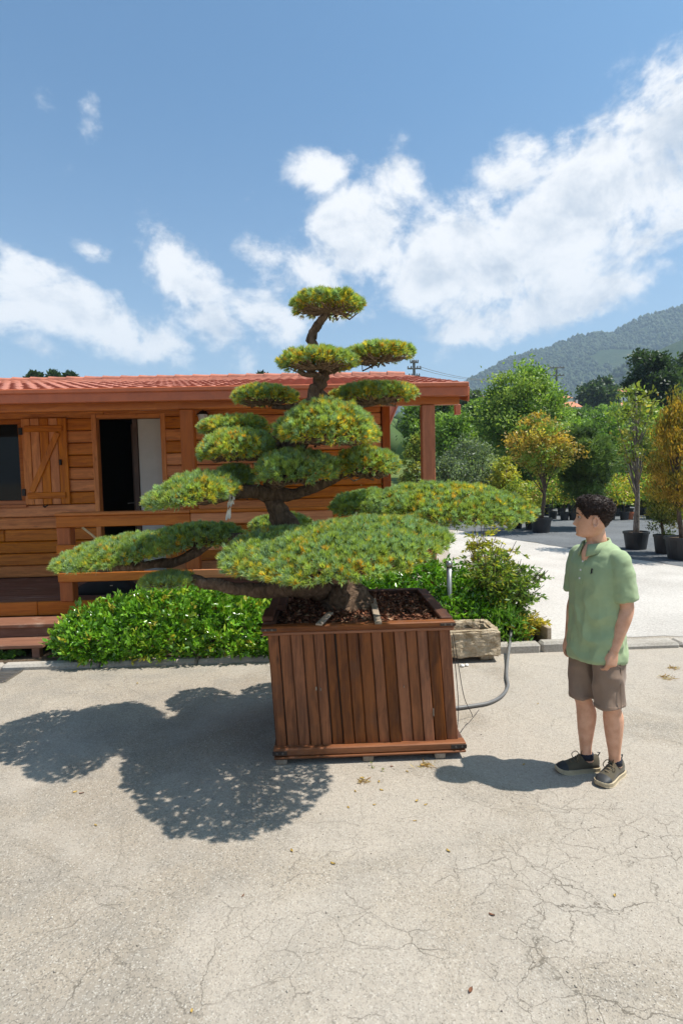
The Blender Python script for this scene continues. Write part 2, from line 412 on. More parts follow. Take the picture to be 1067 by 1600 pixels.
M['grey_wood'] = wood('grey_stake_wood', (.19, .13, .10), (.33, .25, .2), 2, .8, .8, .1)
M['edge_wood'] = wood('bed_edging_wood', (.22, .16, .10), (.38, .29, .19), 1, .8, 1, .3)
M['fascia'] = plain('russet_fascia_paint', (.43, .105, .035), .42, var=.1, bump=.15)
M['tile'] = plain('roof_tile', (.41, .14, .085), .7, var=.25, scale=3, bump=.2)
M['kerb'] = speckle('kerb_concrete', (.28, .25, .21), (.42, .38, .33), 45, .5, .008, 3)
M['stone'] = speckle('rough_granite', (.32, .23, .13), (.60, .49, .35), 16, 1.0, .05, 5)
M['dark_metal'] = plain('dark_metal', (.035, .032, .03), .5, .6)
M['bracket'] = plain('brown_iron', (.055, .036, .028), .6, .3)
M['bolt'] = plain('dull_bolt', (.16, .13, .11), .5, .6)
M['steel'] = plain('brushed_steel', (.35, .33, .30), .35, .9)
M['black_plastic'] = plain('black_plastic', (.018, .019, .021), .45, var=.2)
M['terracotta'] = plain('terracotta', (.36, .11, .05), .8)
M['hose'] = plain('grey_hose', (.13, .125, .12), .5)
M['cord'] = plain('dark_cord', (.05, .04, .035), .7)
M['ribbon'] = plain('white_ribbon', (.78, .76, .72), .7)
M['black_cloth'] = plain('black_fabric', (.008, .008, .009), .8, bump=.4)
M['inner_panel'] = plain('grey_panel', (.46, .45, .42), .6, var=.04)
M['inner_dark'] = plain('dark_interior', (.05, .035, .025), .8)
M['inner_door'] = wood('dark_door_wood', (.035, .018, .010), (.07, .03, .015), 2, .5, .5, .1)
M['white_wall'] = plain('white_render', (.72, .70, .66), .85, var=.06)
M['far_tile'] = plain('far_roof_tile', (.55, .20, .10), .8, var=.2, scale=1.5)
M['pole'] = plain('pole_grey', (.16, .15, .14), .8)
M['bark'] = bark_mat('pine_bark', (.20, .130, .085), (.48, .37, .28), .8, 2.2)
M['twig'] = bark_mat('pine_twig', (.25, .165, .11), (.45, .34, .25), 2.0, .6)
M['trunk'] = bark_mat('tree_bark', (.12, .09, .065), (.27, .22, .175), .7)
M['pale_trunk'] = bark_mat('pale_bark', (.24, .21, .18), (.44, .40, .36), .7)
M['needle'] = leaf_mat('pine_needles', .45, .35, .42)
M['gloss_leaf'] = leaf_mat('glossy_leaf', .24, .6, .30)
M['leaf'] = leaf_mat('leaf', .45, .4, .45)
M['far_leaf'] = leaf_mat('far_leaf', .7, .15, .25)
M['chip'] = leaf_mat('bark_chip', .9, .1, .0)
def glass_mat():
    m, k, b = new_mat('window_glass')
    b.inputs['Base Color'].default_value = (.012, .014, .014, 1); b.inputs['Roughness'].default_value = .03
    b.inputs['Specular IOR Level'].default_value = .22; return m
M['glass'] = glass_mat()
# ================================================================== THE SETTING
def sheet(name, pts, z, mat, kind='structure', parent=None):
    me = bpy.data.meshes.new(name); me.from_pydata([(p[0], p[1], z) for p in pts], [], [tuple(range(len(pts)))])
    o = link(name, me, mat, parent); tag(o, kind=kind); return o
tag(sheet('ground', [(-4000, -4000), (4000, -4000), (4000, 4000), (-4000, 4000)], 0, M['ground']), 'pale dusty cracked concrete yard', 'ground')
def ragged(pts, step=.35, amp=.08, seed=0):
    out = []
    for i in range(len(pts)):
        a, b = Vector((*pts[i], 0)), Vector((*pts[(i + 1) % len(pts)], 0)); n = max(1, min(60, int((b - a).length / step)))
        for j in range(n):
            p = a.lerp(b, j / n); out.append((p.x + amp * mnoise.noise(p * 2.1 + Vector((seed, 0, 0))), p.y + amp * mnoise.noise(p * 2.1 + Vector((0, seed, 5)))))
    return out
g1, g2 = G(770, 838), G(1067, 886); gd = (g2 - g1)
gl, gr = g1 - gd * .35, g1 + gd * 2.2
tag(sheet('gravel_path', ragged([(2.0, 6.15), (14, 6.15), (gr.x, gr.y), (g1.x, g1.y), (gl.x, gl.y), (2.0, 9.5)], .3, .12), .004, M['gravel']), 'pale gravel drive behind the planting bed', 'path')
tag(sheet('nursery_floor', ragged([(gl.x, gl.y), (gr.x, gr.y), (30, 30), (-6, 34)], .4, .15, 3), .009, M['fabric']), 'grey weed fabric under the potted trees', 'ground')

def terr(x, y):
    s = max(0.0, y - 31.0)
    h = .125 * s if s < 105 else 13.1 + .05 * (s - 105)
    h = min(h, 34)
    n = mnoise.noise(Vector((x * .03, y * .03, 2))) * min(2.0, s * .05) + mnoise.noise(Vector((x * .11, y * .11, 7))) * min(.5, s * .02)
    return h - .25 + n * .6
def height_sheet(name, xs, ys, fn, mat, smooth=True):
    nx, ny = len(xs), len(ys); V = np.array([(x, y, fn(x, y)) for y in ys for x in xs])
    i, j = np.meshgrid(np.arange(nx - 1), np.arange(ny - 1)); b = (j * nx + i).ravel()
    return np_mesh(name, V, np.stack([b, b + 1, b + nx + 1, b + nx], 1), mat, smooth=smooth)
xs = np.linspace(-160, 320, 120); ys = np.concatenate([np.linspace(28, 160, 70), np.linspace(170, 700, 40)])
tag(height_sheet('hillside', xs, ys, terr, M['grassland']), 'green terraced slope rising behind the nursery', 'hill', kind='structure')

# ---- mountain and foothill, with their woods
def ridge_fn(pxs, Y):
    pts = [at(px, py, Y) for px, py in pxs]; X = np.array([p.x for p in pts]); Z = np.array([p.z for p in pts])
    return lambda x: float(np.interp(x, X, Z))
YM, YF = 1300.0, 760.0
rm = ridge_fn([(420, 690), (560, 640), (640, 625), (690, 612), (722, 600), (772, 574), (788, 563), (852, 545), (896, 528), (936, 521), (955, 523), (992, 500), (1024, 491), (1067, 479), (1130, 474), (1250, 480), (1400, 500), (1700, 570), (2300, 690)], YM)
rf = ridge_fn([(700, 700), (860, 660), (900, 634), (940, 597), (1000, 556), (1067, 527), (1150, 505), (1300, 520), (1600, 620), (2000, 700)], YF)
def hill_h(rfn, Y, wid, f):
    def h(x, y):
        t = abs(y - Y) / wid; k = max(0.0, 1 - t) ** .85
        g = mnoise.fractal(Vector((x * f, y * f, 3.3)), 1.0, 2.0, 4) * (28 if Y > 1000 else 14) * min(1, t * 3.0)
        return max(-6.0, (rfn(x) + g) * k + (1 - k) * 4)
    return h
hm, hf = hill_h(rm, YM, 620, .004), hill_h(rf, YF, 330, .007)
def wood_land_mat(name, a, b_):
    m, k, b = new_mat(name); tc = k.n('ShaderNodeTexCoord').outputs['Object']
    f = k.noise(tc, .012, 5, .6); g = k.noise(tc, .12, 4, .7)
    k.put(b.inputs['Base Color'], k.mix(k.step(k.math('ADD', k.math('MULTIPLY', f, .65), k.math('MULTIPLY', g, .35)), .4, .62), a, b_))
    b.inputs['Roughness'].default_value = 1.0; b.inputs['Specular IOR Level'].default_value = 0
    k.put(b.inputs['Normal'], k.bump(g, 1.0, 4)); return m
M['mount'] = wood_land_mat('mountain_scrub', (.034, .056, .022), (.058, .080, .034))
tag(height_sheet('mountain', np.linspace(-700, 2100, 150), np.linspace(YM - 620, YM + 620, 80), hm, M['mount']), 'hazy forested mountain ridge rising to the right', 'mountain', kind='structure')
tag(height_sheet('foothill', np.linspace(60, 1250, 110), np.linspace(YF - 330, YF + 330, 60), hf, M['mount']), 'darker wooded shoulder in front of the mountain', 'hill', kind='structure')
ico_v = []; ico_f = []
def _ico():
    bm = bmesh.new(); bmesh.ops.create_icosphere(bm, subdivisions=1, radius=1.0)
    v = np.array([p.co[:] for p in bm.verts]); f = np.array([[q.index for q in p.verts] for p in bm.faces]); bm.free(); return v, f
ICOV, ICOF = _ico()
def woods(name, n, x0, x1, y0, y1, fn, rmin, rmax, cols, label, seed, keep=None, gap=-.45):
    r_ = np.random.default_rng(seed); V = []; Fc = []; C = []; c0 = 0
    for i in range(n):
        x, y = r_.uniform(x0, x1), r_.uniform(y0, y1)
        if keep and not keep(x, y): continue
        if mnoise.noise(Vector((x * .006, y * .006, 9))) < gap: continue
        z = fn(x, y); r = r_.uniform(rmin, rmax)
        v = ICOV * np.array([r, r, r * r_.uniform(.9, 1.7)]) * (1 + .35 * r_.standard_normal((len(ICOV), 1)).clip(-1, 1)) + np.array([x, y, z + r * .5])
        V.append(v); Fc.append(ICOF + c0); c0 += len(v)
        t = r_.random(); cc = np.array(cols[0]) * (1 - t) + np.array(cols[1]) * t
        C.append(np.tile(cc * r_.uniform(.75, 1.25), (len(v), 1)))
    o = np_mesh(name, np.concatenate(V), np.concatenate(Fc), M['far_leaf'], cols=np.concatenate(C))
    return tag(o, label, 'forest', kind='stuff')
woods('mountain_forest', 22000, 150, 1350, YM - 560, YM + 40, hm, 2.0, 4.6, ((.035, .062, .024), (.062, .088, .034)), 'dense forest covering the hazy mountain', 3, gap=-.40)
woods('foothill_forest', 12000, 150, 850, YF - 310, YF + 30, hf, 1.6, 3.6, ((.022, .045, .014), (.055, .085, .03)), 'dark forest on the nearer wooded shoulder', 4)

# ---- kerb (one structure, its stones as parts)
kerb = empty('kerb', (0, 5.72, 0), 'grey concrete kerb along the planting bed', 'kerb'); tag(kerb, kind='structure')
def kerb_piece(x0, x1, h, y0=5.72, y1=5.85):
    j = random.uniform(-.006, .006)
    MB().span(x0 + .004, x1 - .004, y0 + j, y1 + j, -.05, h + random.uniform(-.006, .006), .025).build('kerb_stone', M['kerb'], kerb)
x = -6.2
while x < .6: kerb_piece(x, x + .98, .055); x += .98
x = 1.72
while x < 2.4: kerb_piece(x, x + .52, .10); x += .52
while x < 9: kerb_piece(x, x + .96, .055, 5.72, 5.93); x += .96
# ---- planting bed behind the kerb
tag(sheet('planting_bed', [(-6.2, 5.83), (.9, 5.83), (.9, 5.96), (1.7, 5.96), (1.7, 5.83), (2.32, 5.83), (2.32, 6.3), (2.05, 7.4), (1.2, 9.2), (-6.2, 9.2)], .045, M['soil']), 'dark soil and bark of the planting bed', 'soil')
# wooden edging where the bed turns away from the kerb
be = empty('bed_edging', (2.35, 6.0, 0), 'weathered wooden board edging the bed beside the gravel', 'edging')
for a, b in (((2.38, 5.86), (2.30, 6.55)), ((2.295, 6.57), (2.08, 7.35)), ((2.075, 7.37), (1.7, 8.2))):
    MB().beam((*a, .09), (*b, .09), .05, .26, .006).build('board', M['edge_wood'], be)
# drain cover at the left edge of the yard
dc = G(-6, 1058); dr = empty('drain_cover', (dc.x, dc.y, 0), 'grey perforated drain cover at the left edge of the yard', 'drain cover')
fr = MB()
for s in (-1, 1):
    fr.span(dc.x - .17, dc.x + .17, dc.y + s * .17 - .012, dc.y + s * .17 + .012, .001, .014, .002)
    fr.span(dc.x + s * .17 - .012, dc.x + s * .17 + .012, dc.y - .158, dc.y + .158, .001, .0135, .002)
fr.build('frame', M['steel'], dr)
for i in range(7):
    yy = dc.y - .138 + i * .046; MB().span(dc.x - .156, dc.x + .156, yy - .012, yy + .012, .001, .011, .002).build('bar', M['steel'], dr)

# ================================================================== THE WOODEN HOUSE
YW, YD, ZD = 8.4, 6.62, .50          # facade, deck front, deck height
HX0, HX1, HYB = -7.0, 1.02, 13.2
house = empty('wooden_house', (-2.5, YW, 0), 'honey coloured timber plank house with a russet tiled roof and a porch', 'house')
ROW = .176
def wx(px, py=720): return at(px, py, YW).x
win = (wx(-62), wx(40), 1.556, 2.788); door = (wx(150), wx(260), .50, 2.788)
def plank_h(x0, x1, z0, z1, y, mat, fwd=.04):
    t = random.uniform(-.003, .003)
    MB().span(x0 + .002, x1 - .002, y - fwd + t, y + .03, z0 + .004, z1 - .004, .013).build('plank', mat, house)
z = .5; rows = []
while z < 3.05: rows.append((z, z + ROW)); z += ROW
for z0, z1 in rows:
    zc = (z0 + z1) / 2; cuts = []
    if win[2] < zc < win[3]: cuts.append(win[:2])
    if door[2] < zc < door[3]: cuts.append(door[:2])
    x = HX0; segs = []
    for a, b in sorted(cuts): segs.append((x, a)); x = b
    segs.append((x, HX1 - .12))
    for a, b in segs:
        if b - a > 2.8:                               # long runs are butted from two boards
            m_ = a + (b - a) * random.uniform(.35, .65); plank_h(a, m_, z0, z1, YW, M['wall_wood']); plank_h(m_, b, z0, z1, YW, M['wall_wood'])
        else: plank_h(a, b, z0, z1, YW, M['wall_wood'])
M['wall_wood_y'] = wood('honey_wood_side', (.36, .115, .020), (.60, .225, .045), 1, .5, .8, .55, vary=.16)
for z0, z1 in rows:
    MB().span(HX1 - .03, HX1 + .04 - .12, YW + .03, HYB - .03, z0 + .004, z1 - .004, .013).build('plank', M['wall_wood_y'], house)
wb0, wb1 = wx(152), wx(166)                     # back wall with a window that lets the garden show through the door
bz0, bz1 = 1.3, 2.35
bx0, bx1 = at(140, 720, HYB).x, at(170, 720, HYB).x
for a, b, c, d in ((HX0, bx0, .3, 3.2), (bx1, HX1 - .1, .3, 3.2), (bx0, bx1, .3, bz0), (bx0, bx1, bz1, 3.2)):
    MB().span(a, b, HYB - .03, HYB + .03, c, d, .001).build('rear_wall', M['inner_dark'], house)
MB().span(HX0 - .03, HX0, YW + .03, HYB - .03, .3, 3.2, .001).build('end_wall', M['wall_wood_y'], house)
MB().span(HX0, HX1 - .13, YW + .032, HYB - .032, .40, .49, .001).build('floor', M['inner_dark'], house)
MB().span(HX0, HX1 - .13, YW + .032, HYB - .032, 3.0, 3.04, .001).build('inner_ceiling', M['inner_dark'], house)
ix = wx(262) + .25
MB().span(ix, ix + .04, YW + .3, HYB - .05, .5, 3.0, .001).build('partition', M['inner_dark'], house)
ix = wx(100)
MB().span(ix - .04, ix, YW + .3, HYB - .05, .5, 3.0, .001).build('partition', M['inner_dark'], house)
MB().span(HX1 - .11, HX1 + .01, YW - .06, YW + .06, ZD, 3.0, .008).build('corner_board', M['post_wood'], house)
# door: frame, dark leaf standing open, pale inner panel
dz = door[3]
fb = MB(); fb.span(door[0] - .02, door[0] + .05, YW - .055, YW + .08, ZD, dz + .05, .006)
fb.build('door_frame', M['wall_wood_v'], house)
MB().span(door[1] - .05, door[1] + .02, YW - .055, YW + .08, ZD, dz + .05, .006).build('door_frame', M['wall_wood_v'], house)
MB().span(door[0] + .052, door[1] - .052, YW - .05, YW + .08, dz - .015, dz + .045, .006).build('door_frame', M['wall_wood'], house)
pxm = wx(216)
MB().span(pxm, door[1] - .055, YW + .055, YW + .095, ZD + .01, dz - .02, .004).build('door_panel', M['inner_panel'], house)
leaf = MB().span(pxm - .075, pxm - .006, YW + .04, YW + .11, ZD + .01, dz - .02, .004).build('door_jamb', M['inner_door'], house)
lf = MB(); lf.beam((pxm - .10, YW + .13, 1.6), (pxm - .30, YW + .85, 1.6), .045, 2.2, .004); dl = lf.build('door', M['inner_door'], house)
hd = MB(); hd.tube([(pxm - .32, YW + .72, 1.52), (pxm - .38, YW + .70, 1.52), (pxm - .37, YW + .60, 1.52)], .009, 6); hd.build('handle', M['steel'], dl)
# window: frame, pane, mullion
wd = MB().span(win[0] + .055, win[1] - .055, YW + .01, YW + .02, win[2] + .07, win[3] - .07, .001).build('window', M['glass'], house)
tag(wd, 'dark reflecting window pane')
for a, b, c, d in ((win[0], win[1], win[2], win[2] + .07), (win[0], win[1], win[3] - .07, win[3]), (win[0], win[0] + .06, win[2] + .071, win[3] - .071), (win[1] - .06, win[1], win[2] + .071, win[3] - .071)):
    MB().span(a, b, YW - .045, YW + .04, c, d, .008).build('frame', M['rail_wood'], wd)
xm = (win[0] + win[1]) / 2
MB().span(xm - .025, xm + .025, YW - .025, YW + .009, win[2] + .072, win[3] - .072, .006).build('mullion', M['rail_wood'], wd)
MB().span(win[0] - .05, win[1] + .03, YW - .10, YW - .046, win[2] - .03, win[2] + .012, .006).build('sill', M['rail_wood'], wd)
MB().span(win[0] + .01, win[1] - .01, YW + .3, YW + .33, win[2] - .1, win[3] + .1, .001).build('dark_lining', M['inner_dark'], wd)
# shutter folded back against the wall: five boards, two ledges, a brace, hinge and catch
sx0, sx1 = wx(41), wx(111); sz0, sz1 = 1.56, 2.79; n = 5; sw = (sx1 - sx0) / n
sh = MB().span(sx0 + .01, sx1 - .01, YW - .062, YW - .045, sz0 + .01, sz1 - .01, .003).build('shutter', M['wall_wood_v'], house)
for i in range(n):
    MB().span(sx0 + i * sw + .003, sx0 + (i + 1) * sw - .003, YW - .088 + random.uniform(-.002, .002), YW - .0625, sz0, sz1, .007).build('board', M['wall_wood_v'], sh)
for zz in (sz0 + .13, sz1 - .15):
    MB().span(sx0 + .05, sx1 - .05, YW - .116, YW - .0885, zz - .045, zz + .045, .008).build('ledge', M['wall_wood'], sh)
MB().beam((sx0 + .11, YW - .1025, sz0 + .19), (sx1 - .12, YW - .1025, sz1 - .21), .026, .085, .007, up=Vector((0, 0, 1))).build('brace', M['wall_wood_v'], sh)
MB().span(sx1 - .11, sx1 - .085, YW - .135, YW - .09, 2.12, 2.20, .004).build('catch', M['dark_metal'], sh)
MB().tube([(sx0 + .26, YW - .10, sz0 - .02), (sx0 + .30, YW - .14, sz0 - .035), (sx0 + .34, YW - .15, sz0 - .01)], .012, 6).build('hook', M['dark_metal'], sh)
for zz in (sz0 + .18, sz1 - .18):
    MB().span(sx0 - .03, sx0 + .02, YW - .11, YW - .046, zz - .05, zz + .05, .004).build('hinge', M['dark_metal'], sh)
# porch posts, beam, ceiling
YE = 6.50                                       # eave line
e_top = at(640, 602.5, YE).z; e_bot = at(640, 620, YE).z
RX1 = at(731, 603, YE).x; RX0 = -7.6
YP = YD + .06
pbeam = e_bot + .01; pb0 = at(640, 632.5, YD).z
for px in (295, 668):
    xc = at(px, 690, YP).x
    MB().span(xc - .075, xc + .075, YP - .075, YP + .075, ZD + .001, pb0 - .004, .008).build('porch_post', M['post_wood'], house)
xc = -4.75; MB().span(xc - .075, xc + .075, YP - .075, YP + .075, ZD + .001, pb0 - .004, .008).build('porch_post', M['post_wood'], house)
MB().span(RX0 + .2, RX1 - .07, YP - .06, YP + .06, pb0, pbeam + .13, .006).build('porch_beam', M['beam_wood'], house)
# roof: slab, fascia, barge board, tiles
YR = 11.2; rz = at(520, 589.5, YR).z
slope = (rz - e_top) / (YR - YE)
def roof_z(y): return e_top + slope * (y - YE) if y < YR else rz - slope * (y - YR)
roof = MB()
yb = YR + (YR - YE) * .7
pf = [(YE + .03, roof_z(YE + .03) - .015), (YR, rz - .015), (yb, roof_z(yb) - .015), (yb, roof_z(yb) - .07), (YR, rz - .07), (YE + .03, roof_z(YE + .03) - .07)]
vs = [(xx, y, zz) for xx in (RX0, RX1 - .02) for y, zz in pf]; m6 = len(pf)
fs = [tuple(range(m6 - 1, -1, -1)), tuple(range(m6, 2 * m6))] + [(i, (i + 1) % m6, m6 + (i + 1) % m6, m6 + i) for i in range(m6)]
roof.add(vs, fs); roof = roof.build('roof', M['fascia'], house)
fz0, fz1 = e_bot, e_top + .030
MB().span(RX0, RX1, YE - .03, YE + .028, fz0, fz1, .006).build('fascia', M['fascia'], roof)
MB().span(RX0, RX1 - .001, YE - .055, YE - .031, fz1 - .055, fz1 - .004, .008).build('gutter_lip', M['fascia'], roof)
bb = MB(); bb.beam((RX1 + .012, YE + .03, roof_z(YE) - .10), (RX1 + .012, YR, rz - .10), .022, .17, .004); bb.build('barge_board', M['fascia'], roof)
bb = MB(); bb.beam((RX1 + .012, YR + .005, rz - .10), (RX1 + .012, yb, roof_z(yb) - .10), .022, .17, .004); bb.build('barge_board', M['fascia'], roof)
# porch ceiling boards along the house
nb = 9
for i in range(nb):
    y0 = YE + .03 + i * (YW - .07 - YE - .03) / nb; y1 = YE + .03 + (i + 1) * (YW - .07 - YE - .03) / nb
    MB().span(RX0 + .02, RX1 - .03, y0 + .003, y1 - .003, pbeam + .135, pbeam + .155, .003).build('ceiling_board', M['beam_wood'], house)
gx = at(714, 630, 9.2)                           # down pipe stub hanging from the far end of the roof
MB().span(gx.x - .045, gx.x + .045, 9.15, 9.24, at(714, 648, 9.2).z, 2.98, .006).build('gable_bracket', M['fascia'], house)
# tiles: one shared curved tile
TW, TL = .165, .38
def tile_mesh():
    n = 6; vs = []; fs = []
    for t, (yy, lift) in enumerate(((0, .030), (TL, .012))):
        for i in range(n + 1):
            u = i / n; h = .011 * math.sin(math.pi * min(1, u / .62)) if u < .62 else -.006 * math.sin(math.pi * (u - .62) / .38)
            vs.append((u * TW * .985, yy, lift + h))
    for i in range(n): fs.append((i, i + 1, n + 2 + i, n + 1 + i))
    b = len(vs)
    for i in range(n + 1): vs.append((vs[i][0], .0, vs[i][2] - .03))
    for i in range(n): fs.append((b + i, b + i + 1, i + 1, i))
    me = bpy.data.meshes.new('tile'); me.from_pydata(vs, [], fs); me.materials.append(M['tile']); return me
tme = tile_mesh(); rl = wloc(roof); ang = math.atan(slope); L = (YR - YE) / math.cos(ang)
vis0 = at(-8, 596, YE).x; cells = []
ncol = int((RX1 - RX0) / TW); nrow = int(L / (TL * .86)) + 1
for r_ in range(nrow):
    for c_ in range(ncol):
        xx = RX1 - .03 - (c_ + 1) * TW; s = r_ * TL * .86 + .065
        yy = YE - .03 + s * math.cos(ang)
        cells.append((xx, yy, e_top + .0 + s * math.sin(ang), (xx + TW > vis0 * (yy / YE) * 1.0)))
seen = [c for c in cells if c[3]]; seen.sort(key=lambda c: c[1])
keep = seen[:300]; rest = seen[300:] + [c for c in cells if not c[3]]
for xx, yy, zz, _ in keep:
    o = bpy.data.objects.new('tile', tme); col.objects.link(o); o.parent = roof
    o.location = (xx - rl.x + random.uniform(-.003, .003), yy - rl.y, zz - rl.z + random.uniform(0, .004)); o.rotation_euler = (ang + random.uniform(-.01, .01), 0, random.uniform(-.01, .01))
tv = np.array([v.co[:] for v in tme.vertices]); tf = np.array([list(p.vertices) for p in tme.polygons]); ca, sa = math.cos(ang), math.sin(ang)
tvr = np.stack([tv[:, 0], tv[:, 1] * ca - tv[:, 2] * sa, tv[:, 1] * sa + tv[:, 2] * ca], 1)
if rest:
    V = np.concatenate([tvr + np.array(c[:3]) for c in rest]); Fq = np.concatenate([tf + i * len(tv) for i in range(len(rest))])
    tag(np_mesh('tile_field', V, Fq, M['tile'], roof), kind='stuff')
rc = at(604, 588, YR).x
rid = MB()
for i in range(int((RX1 - RX0 - .02) / .34)):
    xx = RX1 - .02 - i * .34; rid = MB()
    rid.tube([(xx, YR, rz + .0), (xx - .17, YR, rz + .004), (xx - .345, YR, rz + .012)], [.085, .088, .095], 10); rid.build('ridge_tile', M['tile'], roof)

# ---- porch lantern
lp = at(317, 651, YW - .18); lan = empty('wall_lantern', (lp.x, YW - .05, lp.z - .12), 'black wall lantern with pale glass under the porch roof', 'lantern')
MB().span(lp.x - .035, lp.x + .035, YW - .06, YW - .041, lp.z - .05, lp.z + .09, .004).build('back_plate', M['dark_metal'], lan)
MB().tube([(lp.x, YW - .06, lp.z + .06), (lp.x, YW - .15, lp.z + .10), (lp.x, YW - .18, lp.z + .06)], .009, 6).build('arm', M['dark_metal'], lan)
MB().lathe((lp.x, YW - .18, lp.z), [(.09, .03), (.05, .07), (.015, .085)], 6).build('cap', M['dark_metal'], lan)
MB().lathe((lp.x, YW - .18, lp.z), [(.04, -.13), (.07, .028)], 6).build('glass', plain('frosted_glass', (.6, .62, .62), .2), lan)
MB().lathe((lp.x, YW - .18, lp.z), [(.02, -.155), (.05, -.148), (.05, -.132)], 6).build('base', M['dark_metal'], lan)

# ---- deck, railing, steps
deck = empty('porch_deck', (-2.5, YD, 0), 'dark brown plank deck of the porch raised above the bed', 'deck')
nb = 14
for i in range(nb):
    y0 = YD + .03 + i * (YW - .06 - YD - .03) / nb; y1 = YD + .03 + (i + 1) * (YW - .06 - YD - .03) / nb
    MB().span(HX0, HX1 + .1, y0 + .003, y1 - .003, ZD - .03, ZD + random.uniform(-.002, .001), .004).build('deck_board', M['deck_wood'], deck)
for a, b in ((HX0, -3.3), (-3.296, -.4), (-.396, HX1 + .1)):
    MB().span(a, b, YD - .02, YD + .028, ZD - .155, ZD + .004, .008).build('edge_beam', M['rail_wood'], deck)
for xx in (-6, -4.2, -2.4, -.6, .9):
    MB().span(xx - .06, xx + .06, YD + .05, YD + .17, 0, ZD - .031, .004).build('pier', M['deck_wood'], deck)
MB().span(HX0, HX1 + .09, YD + .5, YD + .52, 0, ZD - .031, .001).build('skirting', M['inner_dark'], deck)
rail = empty('deck_railing', (-1.0, YD, ZD), 'reddish brown wooden railing along the porch', 'railing')
rx0 = at(93, 870, YD - .03).x
zt0 = at(200, 821, YD).z; zt1 = zt0 + .13
posts = [at(105, 870, YD).x, at(300, 870, YD).x + .02, at(300, 870, YD).x + 1.45 + .2, HX1 - .2]
for xx in posts:
    MB().span(xx - .075, xx + .075, YD - .06, YD + .085, ZD + .005, zt0 - .002, .008).build('post', M['post_wood'], rail)
prev = rx0
for xx in posts[1:]:
    MB().span(prev, xx - .004, YD - .075, YD - .0, zt0, zt1, .008).build('top_rail', M['rail_wood'], rail)
    MB().span(prev - .0, xx - .003, YD - .10, YD + .10, zt1 + .001, zt1 + .036, .008).build('cap_rail', M['rail_wood'], rail); prev = xx
for zt in (at(200, 905, YD).z, at(200, 862, YD).z):
    p0 = rx0
    for xx in posts[1:]:
        MB().span(p0, xx - .004, YD - .095, YD - .061, zt, zt + .105, .007).build('rail', M['rail_wood'], rail); p0 = xx
steps = empty('porch_steps', (-4.0, 6.1, 0), 'two weathered wooden steps up to the porch at the left', 'steps')
sx = at(86, 985, 6.2).x
MB().span(-6.4, sx + .05, 6.22, 6.58, .30, .345, .008).build('tread', M['step_wood'], steps)
MB().span(-6.4, sx - .02, 6.50, 6.53, .10, .299, .004).build('riser', M['deck_wood'], steps)
MB().span(-6.4, sx - .0, 5.93, 6.27, .155, .198, .008).build('tread', M['step_wood'], steps)
MB().span(-6.4, sx - .02, 6.24, 6.265, .20, .298, .004).build('riser', M['deck_wood'], steps)
for xx in (sx - .10, -4.2, -5.4):
    MB().span(xx - .04, xx + .04, 5.97, 6.05, .0, .154, .004).build('leg', M['step_wood'], steps)
    MB().span(xx - .04, xx + .04, 6.30, 6.38, .0, .299, .004).build('leg', M['step_wood'], steps)
# ---- black bag on the deck, stick poking over the rail
bp = at(165, 915, YD + .45); bag = empty('bag', (bp.x, bp.y, ZD), 'black bag lying on the deck behind the railing', 'bag')
bm_ = MB(); prof = [(-.33, .03), (-.3, .10), (-.2, .14), (-.05, .19), (.1, .21), (.25, .19), (.33, .12), (.36, .03)]
vs = []; fs = []
for i, (xx, hh) in enumerate(prof):
    for j in range(9):
        a = math.pi * j / 8; vs.append((bp.x + xx, bp.y + .16 * math.cos(a) * (.7 + hh * 1.5), ZD + .003 + hh * math.sin(a) ** .7))
for i in range(len(prof) - 1):
    for j in range(8): fs.append((i * 9 + j, i * 9 + j + 1, i * 9 + j + 10, i * 9 + j + 9))
    fs.append((i * 9 + 8, i * 9, i * 9 + 9, i * 9 + 17))
fs += [tuple(range(9)), tuple(range(63, 72))]
bm_.add(vs, fs); bm_.build('body', M['black_cloth'], bag, True)
MB().tube(spline([(bp.x - .28, bp.y - .1, ZD + .08), (bp.x - .42, bp.y - .12, ZD + .05), (bp.x - .46, bp.y - .05, ZD + .02), (bp.x - .36, bp.y + .02, ZD + .02)], 4), .014, 6).build('strap', M['black_cloth'], bag, True)
MB().span(bp.x + .12, bp.x + .15, bp.y - .17, bp.y - .155, ZD + .11, ZD + .12, .002).build('buckle', M['steel'], bag)
s0, s1 = at(129, 824, YD + .35), at(155, 838, YD + .2); sd = (s1 - s0).normalized()
sf = s0 + (s1 - s0) * 4.0
stick = empty('broom_stick', (sf.x, sf.y, ZD), 'pale wooden stick leaning behind the railing', 'stick')
se = Vector((s0.x + .75, YD + .75, ZD)); MB().tube([s0, se], .013, 8).build('shaft', M['pale_wood'], stick, True)
